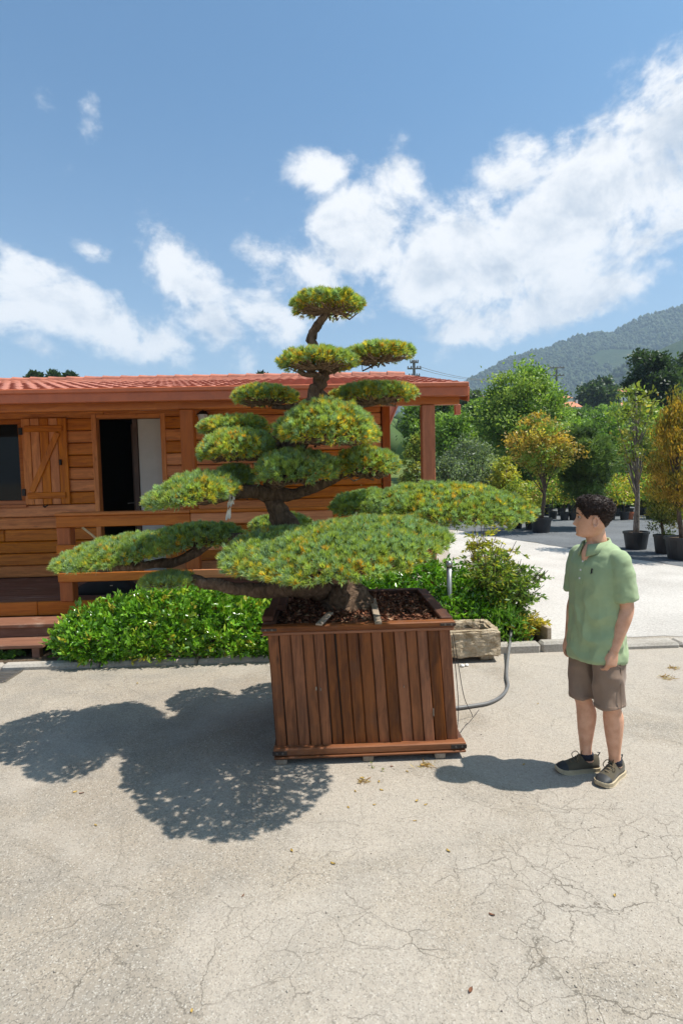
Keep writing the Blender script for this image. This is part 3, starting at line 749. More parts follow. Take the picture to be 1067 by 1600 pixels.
# ================================================================== FOLIAGE TOOLS
def unit(a): return a / np.maximum(np.linalg.norm(a, axis=-1, keepdims=True), 1e-9)
def leaves(P, D, L, W, C, fold=.15, rg=rng):
    """one folded diamond leaf per row: base P, axis D, length L, width W, colour C"""
    n = len(P); S = unit(np.cross(D, unit(rg.standard_normal((n, 3))))); N = np.cross(S, D)
    L = np.asarray(L).reshape(-1, 1); W = np.asarray(W).reshape(-1, 1)
    m = P + D * L * .5
    V = np.stack([P, m + S * W * .5 + N * W * fold, P + D * L, m - S * W * .5 + N * W * fold], 1).reshape(-1, 3)
    b = np.arange(n)[:, None] * 4
    Fc = np.concatenate([b + np.array([[0, 1, 2]]), b + np.array([[0, 2, 3]])], 0)
    return V, Fc, np.repeat(C, 4, 0)
def needles(P, N, n, L, W, C, spread=.75, up=.3, rg=rng):
    """n thin triangles per tuft"""
    k = len(P); P2 = np.repeat(P, n, 0); N2 = np.repeat(N, n, 0)
    D = unit(N2 + rg.standard_normal((k * n, 3)) * spread + np.array([0, 0, up]))
    S = unit(np.cross(D, rg.standard_normal((k * n, 3))))
    l = L * rg.uniform(.7, 1.2, (k * n, 1))
    V = np.stack([P2 + S * W * .5, P2 - S * W * .5, P2 + D * l * .55 + S * W * .42, P2 + D * l], 1).reshape(-1, 3)
    b = np.arange(k * n)[:, None] * 4
    Fc = np.concatenate([b + np.array([[0, 1, 2]]), b + np.array([[1, 3, 2]])], 0)
    Cn = (C if len(C) == k * n and n > 1 else np.repeat(C, n, 0)) * rg.uniform(.85, 1.15, (k * n, 1))
    return V, Fc, np.repeat(Cn, 4, 0)
def merge(*parts):
    V, Fc, C = [], [], []; o = 0
    for v, f, c in parts: V.append(v); Fc.append(f + o); C.append(c); o += len(v)
    return np.concatenate(V), np.concatenate(Fc), np.concatenate(C)
def pick(cols, w, n, rg=rng, jit=.18):
    cols = np.array(cols, float); i = rg.choice(len(cols), n, p=np.array(w) / np.sum(w))
    return np.clip(cols[i] * rg.uniform(1 - jit, 1 + jit, (n, 1)), 0, 1)
def nz(P, f, seed=0):
    return np.array([mnoise.noise(Vector((p[0] * f + seed, p[1] * f, p[2] * f))) for p in P])

# ================================================================== PLANTER BOX
YB = 3.66
def fp(px, py, Y=YB): return at(px, py, Y)
tl, tr = fp(417, 990), fp(704, 984); bl, br = fp(431, 1168), fp(717, 1163)
zt = (tl.z + tr.z) / 2; zb = (bl.z + br.z) / 2 + .012
DEP = 1.02
planter = empty('planter_box', ((bl.x + br.x) / 2, YB + DEP / 2, 0), 'large leaning wooden planter box of dark red-brown planks holding the bonsai', 'planter')
def px_t(t, z):                                  # left-right position on the leaning face
    k = (z - zb) / (zt - zb)
    a = bl.x + (tl.x - bl.x) * k; b = br.x + (tr.x - br.x) * k
    return a + (b - a) * t
def plank_quad(t0, t1, y0, y1, gap=.004, name='plank'):
    m = MB(); b = .005; zz0, zz1 = zb + random.uniform(-.004, .004), zt + .004
    v = []
    for z_, in ((zz0,), (zz1,)):
        a0, a1 = px_t(t0, z_) + gap / 2 * random.uniform(.5, 1.8), px_t(t1, z_) - gap / 2 * random.uniform(.5, 1.8)
        v += [(a0, y0 + b, z_), (a0 + b, y0, z_), (a1 - b, y0, z_), (a1, y0 + b, z_), (a1, y1, z_), (a0, y1, z_)]
    fs = [tuple(range(5, -1, -1)), tuple(range(6, 12))] + [(i, (i + 1) % 6, 6 + (i + 1) % 6, 6 + i) for i in range(6)]
    m.add(v, fs); return m.build(name, M['box_wood'], planter)
ts = [0]
for i in range(16): ts.append(ts[-1] + random.uniform(.88, 1.12))
ts = [t / ts[-1] for t in ts]
for i in range(16):
    dy = random.uniform(-.006, .006)
    plank_quad(ts[i], ts[i + 1], YB + dy, YB + .028 + dy, .004 if i not in (0, 5) else .010)
    plank_quad(ts[i], ts[i + 1], YB + DEP - .028, YB + DEP)
zr1 = fp(560, 973).z; zr0 = zt - .004
for side in (0, 1):
    for i in range(14):
        y0 = YB + .032 + i * (DEP - .064) / 14; y1 = YB + .032 + (i + 1) * (DEP - .064) / 14
        a, b = px_t(side, zb), px_t(side, zt); s = 1 if side else -1; w = -.028 * s
        m = MB(); v = [(a, y0 + .002, zb), (a, y1 - .002, zb), (a + w, y1 - .002, zb), (a + w, y0 + .002, zb), (b, y0 + .002, zt), (b, y1 - .002, zt), (b + w, y1 - .002, zt), (b + w, y0 + .002, zt)]
        m.add(v, [(0, 1, 2, 3), (4, 5, 6, 7), (0, 1, 5, 4), (1, 2, 6, 5), (2, 3, 7, 6), (3, 0, 4, 7)]); m.build('plank', M['box_wood'], planter)
# rim boards
rl0, rl1 = fp(409, 980).x, fp(709.5, 975).x; ym = YB - .036
zmid = zr0 + (zr1 - zr0) * .36
MB().span(rl0 + .006, rl1 - .006, ym + .012, YB + .03, zr0, zmid, .006).build('rim_board', M['box_wood_h'], planter)
MB().span(rl0, rl1, ym, YB + .035, zmid + .002, zr1, .007).build('rim_board', M['box_wood_h'], planter)
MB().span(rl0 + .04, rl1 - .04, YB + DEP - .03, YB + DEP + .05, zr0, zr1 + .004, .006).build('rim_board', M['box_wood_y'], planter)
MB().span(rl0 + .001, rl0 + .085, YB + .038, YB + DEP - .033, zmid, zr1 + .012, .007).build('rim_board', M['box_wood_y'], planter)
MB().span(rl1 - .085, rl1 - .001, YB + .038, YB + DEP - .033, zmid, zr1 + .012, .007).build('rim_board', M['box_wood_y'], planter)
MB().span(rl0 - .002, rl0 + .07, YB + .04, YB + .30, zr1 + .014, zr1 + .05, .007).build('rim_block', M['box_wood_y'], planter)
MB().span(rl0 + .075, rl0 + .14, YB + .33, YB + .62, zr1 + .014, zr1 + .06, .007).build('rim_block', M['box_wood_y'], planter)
# base frame, brackets, runners
zb0 = fp(575, 1184, YB - .07).z; b0, b1 = fp(428, 1178).x, fp(725.5, 1175).x
zbm = zb0 + (zb - zb0) * .3
MB().span(b0, b1, YB - .045, YB + .03, zbm, zb + .008, .006).build('base_board', M['box_wood_h'], planter)
MB().span(b0 + .004, b1 - .002, YB - .055, YB + .03, zb0, zbm - .002, .005).build('base_board', M['box_wood_h'], planter)
MB().span(b0 + .03, b1 - .03, YB + DEP - .03, YB + DEP + .05, zb0, zb + .006, .006).build('base_board', M['box_wood_h'], planter)
for a, b in ((b0 + .002, b0 + .07), (b1 - .07, b1 - .002)):
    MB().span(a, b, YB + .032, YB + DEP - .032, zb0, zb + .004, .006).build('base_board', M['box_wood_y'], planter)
li = MB(); vv = [(px_t(t_, z_) + q_, y_, z_) for z_ in (zb + .002, zt - .002) for t_, q_, y_ in ((0, .034, YB + .036), (1, -.034, YB + .036), (1, -.034, YB + DEP - .036), (0, .034, YB + DEP - .036))]; li.add(vv, [(0, 1, 5, 4), (1, 2, 6, 5), (2, 3, 7, 6), (3, 0, 4, 7)]); li.build('light_baffle', M['black_plastic'], planter)  # dark inner box, added to stop light leaking through the plank gaps
MB().span(b0 + .08, b1 - .08, YB + .035, YB + DEP - .035, zb0 + .01, zb0 + .04, .003).build('bottom', M['box_wood_y'], planter)
for (xa, xb, za, zc, y_) in ((rl0 - .003, rl0 + .10, zmid + .012, zr1 - .012, ym), (rl1 - .10, rl1 + .003, zmid + .012, zr1 - .012, ym), (b0 - .003, b0 + .09, zbm + .008, zb - .004, YB - .045), (b1 - .10, b1 + .003, zbm + .008, zb - .004, YB - .045)):
    br_ = MB().span(xa, xb, y_ - .004, y_ + .001, za, zc, .001).build('corner_bracket', M['bracket'], planter)
    for q in (.3, .7):
        MB().lathe((0, 0, 0), [(.006, 0), (.004, .004)], 8)
        bo = MB(); xx = xa + (xb - xa) * q; bo.tube([(xx, y_ - .004, (za + zc) / 2), (xx, y_ - .009, (za + zc) / 2)], .007, 8); bo.build('bolt', M['bolt'], br_)
for px in (441, 575, 686):
    xx = fp(px, 1195).x; MB().span(xx - .035, xx + .035, YB - .046, YB + DEP + .02, 0, zb0 - .001, .006).build('runner', M['slat_wood'], planter)
# pale scuffs where knots have fallen out of the front boards
for (px, py, w, h) in ((494, 1076, .010, .022), (501, 1077, .009, .020), (677, 1113, .004, .05), (631, 1073, .005, .012)):
    c = fp(px, py, YB - .004); MB().span(c.x - w / 2, c.x + w / 2, YB - .0085, YB + .002, c.z - h / 2, c.z + h / 2, .001).build('scuff', M['slat_wood'], planter)
zsoil = zr1 - .045
so = []
nx, ny = 30, 24; xa, xb = rl0 + .05, rl1 - .05; ya, yb_ = YB + .03, YB + DEP - .03
V = [(xa + (xb - xa) * i / nx, ya + (yb_ - ya) * j / ny, zsoil + .02 * mnoise.noise(Vector((i * .5, j * .5, 1))) + .03 * math.exp(-((i / nx - .45) ** 2 + (j / ny - .5) ** 2) * 12)) for j in range(ny + 1) for i in range(nx + 1)]
Fq = [(j * (nx + 1) + i, j * (nx + 1) + i + 1, (j + 1) * (nx + 1) + i + 1, (j + 1) * (nx + 1) + i) for j in range(ny) for i in range(nx)]
np_mesh('soil', V, Fq, M['soil'], planter)
n = 4200
P = np.stack([rng.uniform(xa + .02, xb - .03, n), rng.uniform(ya + .01, yb_ - .01, n), np.full(n, zsoil + .006)], 1); P[:, 2] += rng.uniform(0, .022, n) + .03 * np.exp(-(((P[:, 0] - xa) / (xb - xa) - .45) ** 2 + ((P[:, 1] - ya) / (yb_ - ya) - .5) ** 2) * 12)
D = unit(np.stack([rng.standard_normal(n), rng.standard_normal(n), rng.standard_normal(n) * .35], 1))
v, f, c = leaves(P, D, rng.uniform(.02, .055, n), rng.uniform(.01, .022, n), pick([(.17, .065, .035), (.26, .12, .07), (.09, .04, .025), (.36, .21, .13)], [4, 3, 3, 1], n), .3)
tag(np_mesh('bark_mulch', v, f, M['chip'], planter, c), kind='stuff')
for (p0, p1, w) in (((498, 976), (516, 958), .045), ((591, 974), (582, 936), .045)):
    a, b = G(*p0, zsoil + .05), G(*p1, zsoil + .055)
    m = MB(); m.beam(a, b, w, .014, .003); m.build('slat', M['slat_wood'], planter)

# ================================================================== CLOUD-PRUNED PINE
base = Vector((at(535, 950, 4.15).x, 4.15, zsoil + .01))
bonsai = empty('bonsai_pine', base, 'giant cloud-pruned bonsai pine with layered green and yellow foliage pads', 'tree')
def limb(name, pts, n=12, jit=.28, seed=0, mat='bark', sub=5, parent=bonsai):
    P4 = [(*at(px, py, Y), r) for px, py, Y, r in pts]; S = spline(P4, sub)
    wob = [Vector((s[0], s[1], s[2])) + Vector([mnoise.noise(Vector((i * .35, q * 9.1, seed))) for q in range(3)]) * s[3] * .35 for i, s in enumerate(S)]
    m = MB(); m.tube(wob, [max(.004, s[3]) for s in S], n, True, jit, seed); return m.build(name, M[mat], parent, True)
limb('trunk', [(556, 966, 4.18, .215), (538, 945, 4.18, .165), (520, 905, 4.18, .125), (492, 868, 4.2, .098), (462, 836, 4.2, .088), (436, 800, 4.2, .080), (426, 768, 4.2, .076), (446, 728, 4.2, .066), (470, 690, 4.2, .062), (484, 645, 4.2, .056), (497, 604, 4.2, .052), (507, 570, 4.2, .040), (486, 532, 4.2, .034), (497, 508, 4.2, .031), (512, 488, 4.2, .020)], 20, .38, 3, sub=8)
for q, (dx, dy) in enumerate(((-.17, -.10), (.18, -.08), (.05, -.20), (-.10, .16), (.15, .13), (-.22, .02))):   # root flare
    m = MB(); b_ = base; S = [(b_.x + dx * t, b_.y + dy * t, b_.z + .16 * (1 - t) ** 2 - .012, .075 * (1 - t * .75)) for t in np.linspace(.15, 1.25, 7)]
    m.tube([s[:3] for s in S], [max(.008, s[3]) for s in S], 10, True, .3, q); m.build('root', M['bark'], bonsai, True)
LIMBS = [
 [(512, 915, 4.12, .10), (465, 918, 3.98, .068), (410, 922, 3.92, .050), (350, 916, 3.9, .044), (312, 908, 3.92, .036), (270, 905, 3.95, .02)],
 [(470, 852, 4.2, .07), (420, 842, 4.2, .045), (350, 842, 4.22, .036), (280, 848, 4.25, .03), (200, 866, 4.28, .024), (120, 882, 4.3, .012)],
 [(330, 845, 4.22, .034), (290, 872, 4.15, .034), (230, 884, 4.12, .032), (160, 888, 4.12, .024), (105, 884, 4.12, .010)],
 [(426, 772, 4.2, .070), (400, 768, 4.1, .052), (365, 772, 4.0, .045), (320, 782, 3.9, .034), (270, 784, 3.85, .018)],
 [(430, 775, 4.2, .060), (465, 770, 4.15, .044), (500, 758, 4.1, .036), (535, 742, 4.1, .028), (585, 732, 4.12, .014)],
 [(455, 722, 4.2, .05), (450, 745, 4.1, .034), (455, 752, 3.95, .022)],
 [(492, 870, 4.2, .07), (540, 840, 4.3, .052), (590, 815, 4.4, .045), (650, 800, 4.45, .036), (720, 800, 4.45, .024), (780, 806, 4.45, .012)],
 [(515, 900, 4.15, .08), (520, 900, 3.9, .055), (525, 902, 3.65, .04), (560, 895, 3.45, .022)],
 [(515, 905, 4.15, .06), (470, 902, 3.85, .044), (430, 898, 3.6, .028), (390, 890, 3.5, .015)],
 [(520, 895, 4.12, .06), (580, 888, 3.9, .038), (640, 872, 3.75, .018)],
 [(470, 690, 4.2, .05), (450, 692, 4.22, .034), (410, 702, 4.2, .026), (360, 705, 4.15, .012)],
 [(465, 690, 4.2, .045), (420, 682, 4.32, .028), (370, 682, 4.38, .016)],
 [(484, 672, 4.2, .045), (505, 676, 4.05, .03), (530, 680, 3.95, .016)],
 [(490, 625, 4.2, .040), (460, 636, 4.32, .026), (425, 636, 4.4, .013)],
 [(495, 612, 4.2, .042), (530, 636, 4.38, .030), (570, 632, 4.5, .022), (620, 626, 4.5, .010)],
 [(503, 580, 4.2, .036), (540, 572, 4.22, .026), (575, 562, 4.25, .02), (620, 562, 4.25, .010)],
 [(502, 590, 4.2, .034), (490, 586, 4.05, .022), (470, 584, 4.0, .012)],
 [(445, 835, 4.2, .05), (440, 835, 4.5, .03), (430, 832, 4.65, .015)]]
for i, l in enumerate(LIMBS): limb('limb', l, 10, .3, 11 + i * 3)

GREEN, BLUE, YELL, ORNG = (.36, .45, .12), (.32, .45, .265), (.74, .58, .07), (.74, .43, .06)
def pad(x0, x1, yt, yb, Y, sy, yel=.25, seed=0, lean=0.0, flat=.30, lens=.9, pitch=0.0):
    rg = np.random.default_rng(seed + 100)
    c = at((x0 + x1) / 2, (yt + yb) / 2, Y); sx = (x1 - x0) / 2 / F_PX * Y - .036
    ext = (yb - yt) / F_PX * Y
    el = (CAM.z - c.z) / Y + pitch; th = max(.42 * ext, ext - 1.75 * sy * abs(el) - .045)
    hu, hd = th * (1 - flat), th * flat
    zc = c.z - th / 2 + hd
    area = math.pi * sx * sy * 1.35 + math.pi * (sx + sy) * th * .6
    parts = []
    def tufts(n, scale, cmin, cmax, nn, Ln, W, yb_):
        ct = np.where(rg.random(n) < .55, np.sqrt(np.maximum(0, 1 - rg.random(n))), rg.uniform(cmin, cmax, n)) if cmax > 0 else rg.uniform(cmin, cmax, n); ph = rg.uniform(0, 2 * math.pi, n); st = np.sqrt(1 - ct ** 2)
        st = np.maximum(st, 0) ** .92
        d = np.stack([st * np.cos(ph), st * np.sin(ph), np.where(ct > 0, np.abs(ct) ** lens, -np.abs(ct) ** .8)], 1)
        lob = 1 + .10 * nz(np.stack([np.cos(ph), np.sin(ph), ct * 0], 1), 1.6, seed * 3.1) + .06 * nz(np.stack([np.cos(ph), np.sin(ph), ct * 0], 1), 4.2, seed * 1.7)
        h = np.where(ct > 0, hu, hd)
        P = np.stack([d[:, 0] * sx * lob, d[:, 1] * sy * lob, d[:, 2] * h], 1) * scale
        lump = nz(P, 8.5, seed * 2.3) * .024 + nz(P, 19, seed) * .012
        N = unit(np.stack([P[:, 0] / sx ** 2, P[:, 1] / sy ** 2, P[:, 2] / (h + .03) ** 2 + 1e-4], 1))
        P = P + N * lump[:, None] * min(1.4, th / .18)
        P[:, 2] += lean * P[:, 0] + pitch * P[:, 1]
        P = P + np.array([c.x, c.y, zc])
        # yellowing comes in patches and on the older, inner needles
        pt = nz(P, 5.0, seed * 5.7) * .75 + nz(P, 14, 3.3) * .4 + rg.standard_normal(n) * .42; P = P + N * rg.uniform(-.020, .005, (n, 1)) * min(1, th / .15)
        yl = pt > np.quantile(pt, 1 - min(.9, yl_(yb_)))
        C = pick([GREEN, BLUE, (.36, .44, .10)], [4, 4, 2], n, rg)
        C[yl] = pick([YELL, ORNG, (.50, .49, .08)], [5, 2, 3], int(yl.sum()), rg)
        A = unit(N + rg.standard_normal((n, 3)) * .28 + np.array([0, 0, .55])); A[:, 2] = np.maximum(A[:, 2], -.25)
        G_ = pick([GREEN, BLUE, (.36, .44, .10)], [4, 4, 2], n, rg)
        mixm = (rg.random((n, nn)) < .68).reshape(-1, 1); Cn = np.where(mixm, np.repeat(C, nn, 0), np.repeat(G_, nn, 0)) * np.repeat(rg.uniform(.8, 1.22, (n, 1)), nn, 0)
        return needles(P, A, nn, Ln, W, Cn, .36, .0, rg)
    yl_ = lambda v: v
    k = area / .00150
    parts.append(tufts(int(k * 1.0), 1.0, -.02, 1.0, 44, .041, .0052, yel * .9))
    parts.append(tufts(int(k * 1.5), .86, -.20, 1.0, 17, .042, .0060, min(.8, yel * 1.9)))
    parts.append(tufts(int(k * .35), .95, -.45, -.05, 14, .036, .0050, min(.7, yel * 1.2)))
    parts.append(tufts(int(k * .8), .66, .0, 1.0, 12, .045, .0070, min(.8, yel * 1.9)))
    v, f, cc = merge(*parts)
    o = np_mesh('foliage_pad', v, f, M['needle'], bonsai, cc)
    # woody twigs fanning out under the needles
    m = MB(); root = Vector((c.x, c.y, zc - hd * .7))
    nt = int(26 + area * 60)
    for i in range(nt):
        a = rg.uniform(0, 2 * math.pi); r = math.sqrt(rg.uniform(.05, .85)); s_ = rg.uniform(.15, .6) * r
        p0 = Vector((c.x + sx * s_ * math.cos(a + rg.normal() * .3), c.y + sy * s_ * math.sin(a), zc - hd * rg.uniform(.5, .95) + lean * sx * s_ * math.cos(a)))
        p2 = Vector((c.x + sx * r * math.cos(a), c.y + sy * r * math.sin(a), zc + hu * .75 * max(0, 1 - r * r) * rg.uniform(.2, .8) - hd * .35 + lean * sx * r * math.cos(a)))
        p1 = (p0 + p2) / 2 + Vector((rg.normal() * .02, rg.normal() * .02, -hd * .25 + rg.normal() * .015))
        w = rg.uniform(.004, .009); m.tube([p0, p1, p2], [w, w * .8, w * .45], 5, False)
    for i in range(int(4 + sx * 5)):
        a = rg.uniform(0, 2 * math.pi); e_ = Vector((c.x + sx * .7 * math.cos(a), c.y + sy * .7 * math.sin(a), zc - hd * .3 + lean * sx * .7 * math.cos(a)))
        mid = root.lerp(e_, .5) + Vector((rg.normal() * .03, rg.normal() * .03, -.01)); m.tube([root, mid, e_], [.016, .011, .005], 6, False)
    m.build('twigs', M['twig'], o, True); return o
PADS = [
 (450, 577, 447, 508, 4.2, .26, .42, 0, .40, .85), (425, 567, 535, 592, 4.0, .28, .34, 0, .32, 1.0), (528, 653, 528, 580, 4.25, .26, .38, .06, .36, .9),
 (360, 470, 596, 643, 4.42, .24, .36, 0, .36, 1.0), (508, 656, 592, 642, 4.5, .26, .34, .03, .40, .9), (428, 597, 624, 702, 3.92, .36, .32, -.03, .26, 1.25, .08),
 (305, 428, 645, 690, 4.40, .24, .30, .0, .36, 1.0), (303, 440, 668, 726, 4.12, .30, .30, .03, .28, 1.1, .06), (392, 530, 700, 764, 3.92, .30, .10, 0, .30, .95, .04),
 (515, 627, 697, 754, 4.12, .26, .30, 0, .34, .9), (222, 378, 734, 800, 3.80, .34, .18, .14, .26, 1.15, .08), (330, 402, 726, 772, 4.25, .24, .05, 0, .35, .9),
 (88, 302, 822, 892, 4.15, .42, .14, .13, .20, 1.3, .08), (230, 388, 812, 866, 4.35, .32, .05, .02, .36, .9),
 (338, 520, 808, 902, 3.74, .50, .12, .06, .20, 1.3, .10), (376, 707, 790, 903, 3.42, .58, .16, .12, .16, 1.3, .10),
 (560, 838, 742, 830, 4.42, .54, .20, -.03, .20, 1.25, .08), (510, 640, 762, 812, 4.7, .36, .05, .03, .32, 1.0),
 (215, 312, 888, 926, 3.92, .20, .05, 0, .32, 1.0), (385, 492, 799, 840, 4.72, .26, .05, 0, .34, .9)]
for i, (x0, x1, a, b, Y, sy, ye, ln, fl, *more) in enumerate(PADS): pad(x0, x1, a, b, Y, sy, ye, i, ln, fl, *more)

# ---- white ribbon tied round a limb
rp = at(360, 772, 3.95); rib = empty('ribbon', (rp.x, rp.y, rp.z - .19), 'white cloth ribbon tied round a lower left branch of the bonsai', 'ribbon')
lpz = [at(360, 772, 3.98) + Vector((.004, .052 * math.cos(a), .052 * math.sin(a))) for a in np.linspace(0, 2 * math.pi, 15)]
MB().tube(lpz, .007, 6).build('loop', M['ribbon'], rib, True)
def strip(pts, w, name):
    m = MB(); vs = []; 
    for i, p in enumerate(pts):
        p = Vector(p); a = i * .5; d = Vector((math.cos(a) * .8 + .3, math.sin(a) * .6, 0)).normalized() * w
        vs += [p - d, p + d, p + d + Vector((0, .0015, 0)), p - d + Vector((0, .0015, 0))]
    fs = []
    for i in range(len(pts) - 1):
        for j in range(4): k = (j + 1) % 4; fs.append((4 * i + j, 4 * i + k, 4 * i + 4 + k, 4 * i + 4 + j))
    m.add(vs, fs); m.build(name, M['ribbon'], rib)
YQ = 3.92
strip([s for s in spline([at(361, 770, YQ), at(359, 780, YQ), at(357, 792, YQ), at(356, 803, YQ), at(354, 813, YQ)], 4)], .010, 'tail')
strip([s for s in spline([at(362, 770, YQ), at(364, 778, YQ - .02), at(361, 790, YQ - .02), at(359, 800, YQ - .01), at(359, 811, YQ)], 4)], .009, 'tail')
strip([s for s in spline([at(361, 771, YQ), at(365, 774, YQ - .02), at(366, 781, YQ - .02), at(365, 788, YQ - .01)], 4)], .005, 'tail')

# ================================================================== HEDGE AND SHRUBS
def shrub(name, label, blobs, dens, leafL, leafW, cols, w, per=7, mat='gloss_leaf', cat='hedge', seed=0, group=None, stems=14, upw=.5, zmin=.06, layers=((1.0, 1.0), (.84, .55)), fold=.18, sprays=0):
    rg = np.random.default_rng(seed + 500)
    B = [(np.array(c), np.array(r)) for c, r in blobs]
    c0 = np.mean([b[0] for b in B], 0); e = empty(name, (c0[0], c0[1], .04), label, cat, group)
    PP, NN = [], []
    for bi, (c, r) in enumerate(B):
        area = 4 * math.pi * ((r[0] * r[1]) ** 1.6 / 3 + (r[0] * r[2]) ** 1.6 / 3 + (r[1] * r[2]) ** 1.6 / 3) ** (1 / 1.6)
        for sc, dn in layers:
            n = int(area * dens * dn); d = unit(rg.standard_normal((n, 3)))
            lob = 1 + .34 * nz(d * r, 6.5, seed + bi) + .08 * rg.standard_normal(n)
            P = d * r * sc * lob[:, None]; N = unit(P / r ** 2); PP.append(P + c); NN.append(N)
    P = np.concatenate(PP); N = np.concatenate(NN)
    inside = np.zeros(len(P), bool)
    for c, r in B: inside |= (((P - c) / r) ** 2).sum(1) < .52
    k = ~inside & (P[:, 2] > zmin); P, N = P[k], N[k]; n = len(P)
    A = unit(N + np.array([0, 0, upw]) + rg.standard_normal((n, 3)) * .35)
    P2 = np.repeat(P, per, 0) + rg.standard_normal((n * per, 3)) * leafL * .28
    D = unit(np.repeat(A, per, 0) + rg.standard_normal((n * per, 3)) * .75)
    C = np.repeat(pick(cols, w, n, rg, .15), per, 0) * rg.uniform(.8, 1.2, (n * per, 1))
    v, f, cc = leaves(P2, D, leafL * rg.uniform(.6, 1.25, n * per), leafW * rg.uniform(.7, 1.2, n * per), C, fold, rg)
    np_mesh('foliage', v, f, M[mat], e, cc)
    m = MB()
    for i in range(stems):
        c, r = B[rg.integers(len(B))]; a = rg.uniform(0, 6.28); q = rg.uniform(.2, .8)
        p0 = Vector((c[0] + rg.normal() * r[0] * .35, c[1] + rg.normal() * r[1] * .2, .03)); p1 = Vector(c) + Vector((math.cos(a) * r[0] * q, math.sin(a) * r[1] * q, r[2] * rg.uniform(.1, .7)))
        m.tube([p0, p0.lerp(p1, .5) + Vector((rg.normal() * .03, rg.normal() * .03, 0)), p1], [.009, .007, .003], 5, False)
    m.build('stems', M['trunk'], e, True); return e
HG = [(.13, .30, .022), (.20, .40, .030), (.08, .19, .018), (.34, .46, .04), (.50, .44, .06)]
bl_ = []
for i, (px, top, dep) in enumerate([(126, 958, 6.12), (142, 945, 6.15), (160, 950, 6.1), (190, 935, 6.15), (225, 925, 6.15), (262, 915, 6.15), (300, 922, 6.1), (335, 928, 6.15), (372, 930, 6.15), (408, 935, 6.15), (445, 938, 6.2), (480, 938, 6.2)]):
    p = at(px, top, dep); h = p.z - .02; bl_.append(((p.x, dep, h * .50), (.27, .33, h * .50)))
    q = at(px + 8, 1010, 5.95) if px > 130 else at(px + 16, 1010, 5.95); bl_.append(((q.x, 5.90, .21), (.24, .22, .20)))
shrub('hedge', 'bright green glossy-leaved hedge below the porch left of the planter', bl_, 150, .070, .031, HG, [5, 5, 3, 2.0, .4], 8, seed=1, upw=.6)
bl_ = []
for i, (px, top, dep) in enumerate([(560, 905, 6.3), (595, 895, 6.3), (632, 882, 6.4), (668, 878, 6.5), (700, 885, 6.5), (735, 900, 6.45), (764, 915, 6.4)]):
    p = at(px, top, dep); h = p.z - .02; bl_.append(((p.x, dep, h * .5), (.28, .36, h * .5)))
    if px > 600: q = at(px, 960, 6.15); bl_.append(((q.x, 6.16, .25), (.24, .2, .26)))
shrub('hedge', 'bright green glossy hedge behind the planter and the stone trough', bl_, 145, .070, .030, HG, [5, 4, 4, .8, .1], 8, seed=2, upw=.6)
q = at(772, 985, 5.98)
shrub('low_shrub', 'small tuft of long green leaves at the right end of the stone trough', [((q.x + .12, 5.98, .16), (.16, .14, .22)), ((q.x + .22, 6.02, .10), (.12, .10, .15))], 260, .10, .022, [(.11, .25, .03), (.17, .33, .04)], [1, 1], 5, cat='shrub', seed=3, stems=4, upw=.9)
# ---- nandina-like airy shrub with thin stems
def airy(name, label, px, py, Y, h, spread, nst, cols, w, seed, lean=(0, 0), leafL=.064, cat='shrub'):
    rg = np.random.default_rng(seed + 900); b = G(px, py, .04); b.y = Y; b.x = at(px, py, Y).x
    e = empty(name, (b.x, Y, .04), label, cat); m = MB(); PP, DD = [], []
    for i in range(nst):
        a = rg.uniform(0, 6.28); r = spread * math.sqrt(rg.random()); hh = h * rg.uniform(.55, 1.05)
        p0 = Vector((b.x + rg.normal() * .07, Y + rg.normal() * .06, .03)); p2 = Vector((b.x + r * math.cos(a) + lean[0] * hh, Y + r * math.sin(a) * .7 + lean[1] * hh, hh))
        p1 = p0.lerp(p2, .5) + Vector((-r * math.cos(a) * .25, 0, hh * .08)); S = spline([tuple(p0), tuple(p1), tuple(p2)], 4)
        m.tube(S, list(np.linspace(.008, .003, len(S)) * min(1, h / .6)), 5, False)
        for j in range(13 if h > .1 else 2):
            t = rg.uniform(.38, 1.0); q = S[min(len(S) - 1, int(t * (len(S) - 1)))]; q = Vector(q); a2 = rg.uniform(0, 6.28)
            d = Vector((math.cos(a2), math.sin(a2), rg.uniform(-.1, .5))).normalized(); ln = rg.uniform(.10, .24) * min(1, h / .6); tip = q + d * ln + Vector((0, 0, -.04))
            m.tube([q, (q + tip) / 2 + Vector((0, 0, .015 * min(1, h))), tip], [.003 * min(1, h / .5), .0025 * min(1, h / .5), .001], 3, False)
            for s_ in range(13 if h > .1 else 4):
                tt = rg.uniform(.25, 1.0); PP.append(np.array(q.lerp(tip, tt))); DD.append(np.array(d) + rg.standard_normal(3) * .7)
    m.build('stems', M['trunk'], e, True); n = len(PP); P = np.array(PP); D = unit(np.array(DD))
    v, f, cc = leaves(P, D, leafL * rg.uniform(.6, 1.25, n), leafL * .36 * rg.uniform(.7, 1.2, n), pick(cols, w, n, rg), .12, rg)
    np_mesh('foliage', v, f, M['leaf'], e, cc); return e
airy('nandina', 'airy thin-stemmed shrub with yellow green leaves above the stone trough', 762, 985, 6.25, 1.05, .36, 22, [(.17, .28, .045), (.30, .36, .06), (.45, .42, .05), (.10, .18, .03)], [4, 3, 1.5, 2], 1, (.10, 0))
airy('nandina', 'airy green shrub spilling over the bed edging towards the gravel', 790, 985, 6.3, .90, .38, 20, [(.15, .26, .045), (.26, .34, .06), (.09, .17, .03)], [4, 2.5, 2], 2, (.18, 0))
airy('nandina', 'low golden yellow shrub in the corner of the bed beside the hose', 812, 1002, 6.1, .38, .30, 10, [(.55, .42, .05), (.45, .40, .06), (.30, .30, .05)], [4, 3, 1], 3, (.10, -.05), .05)
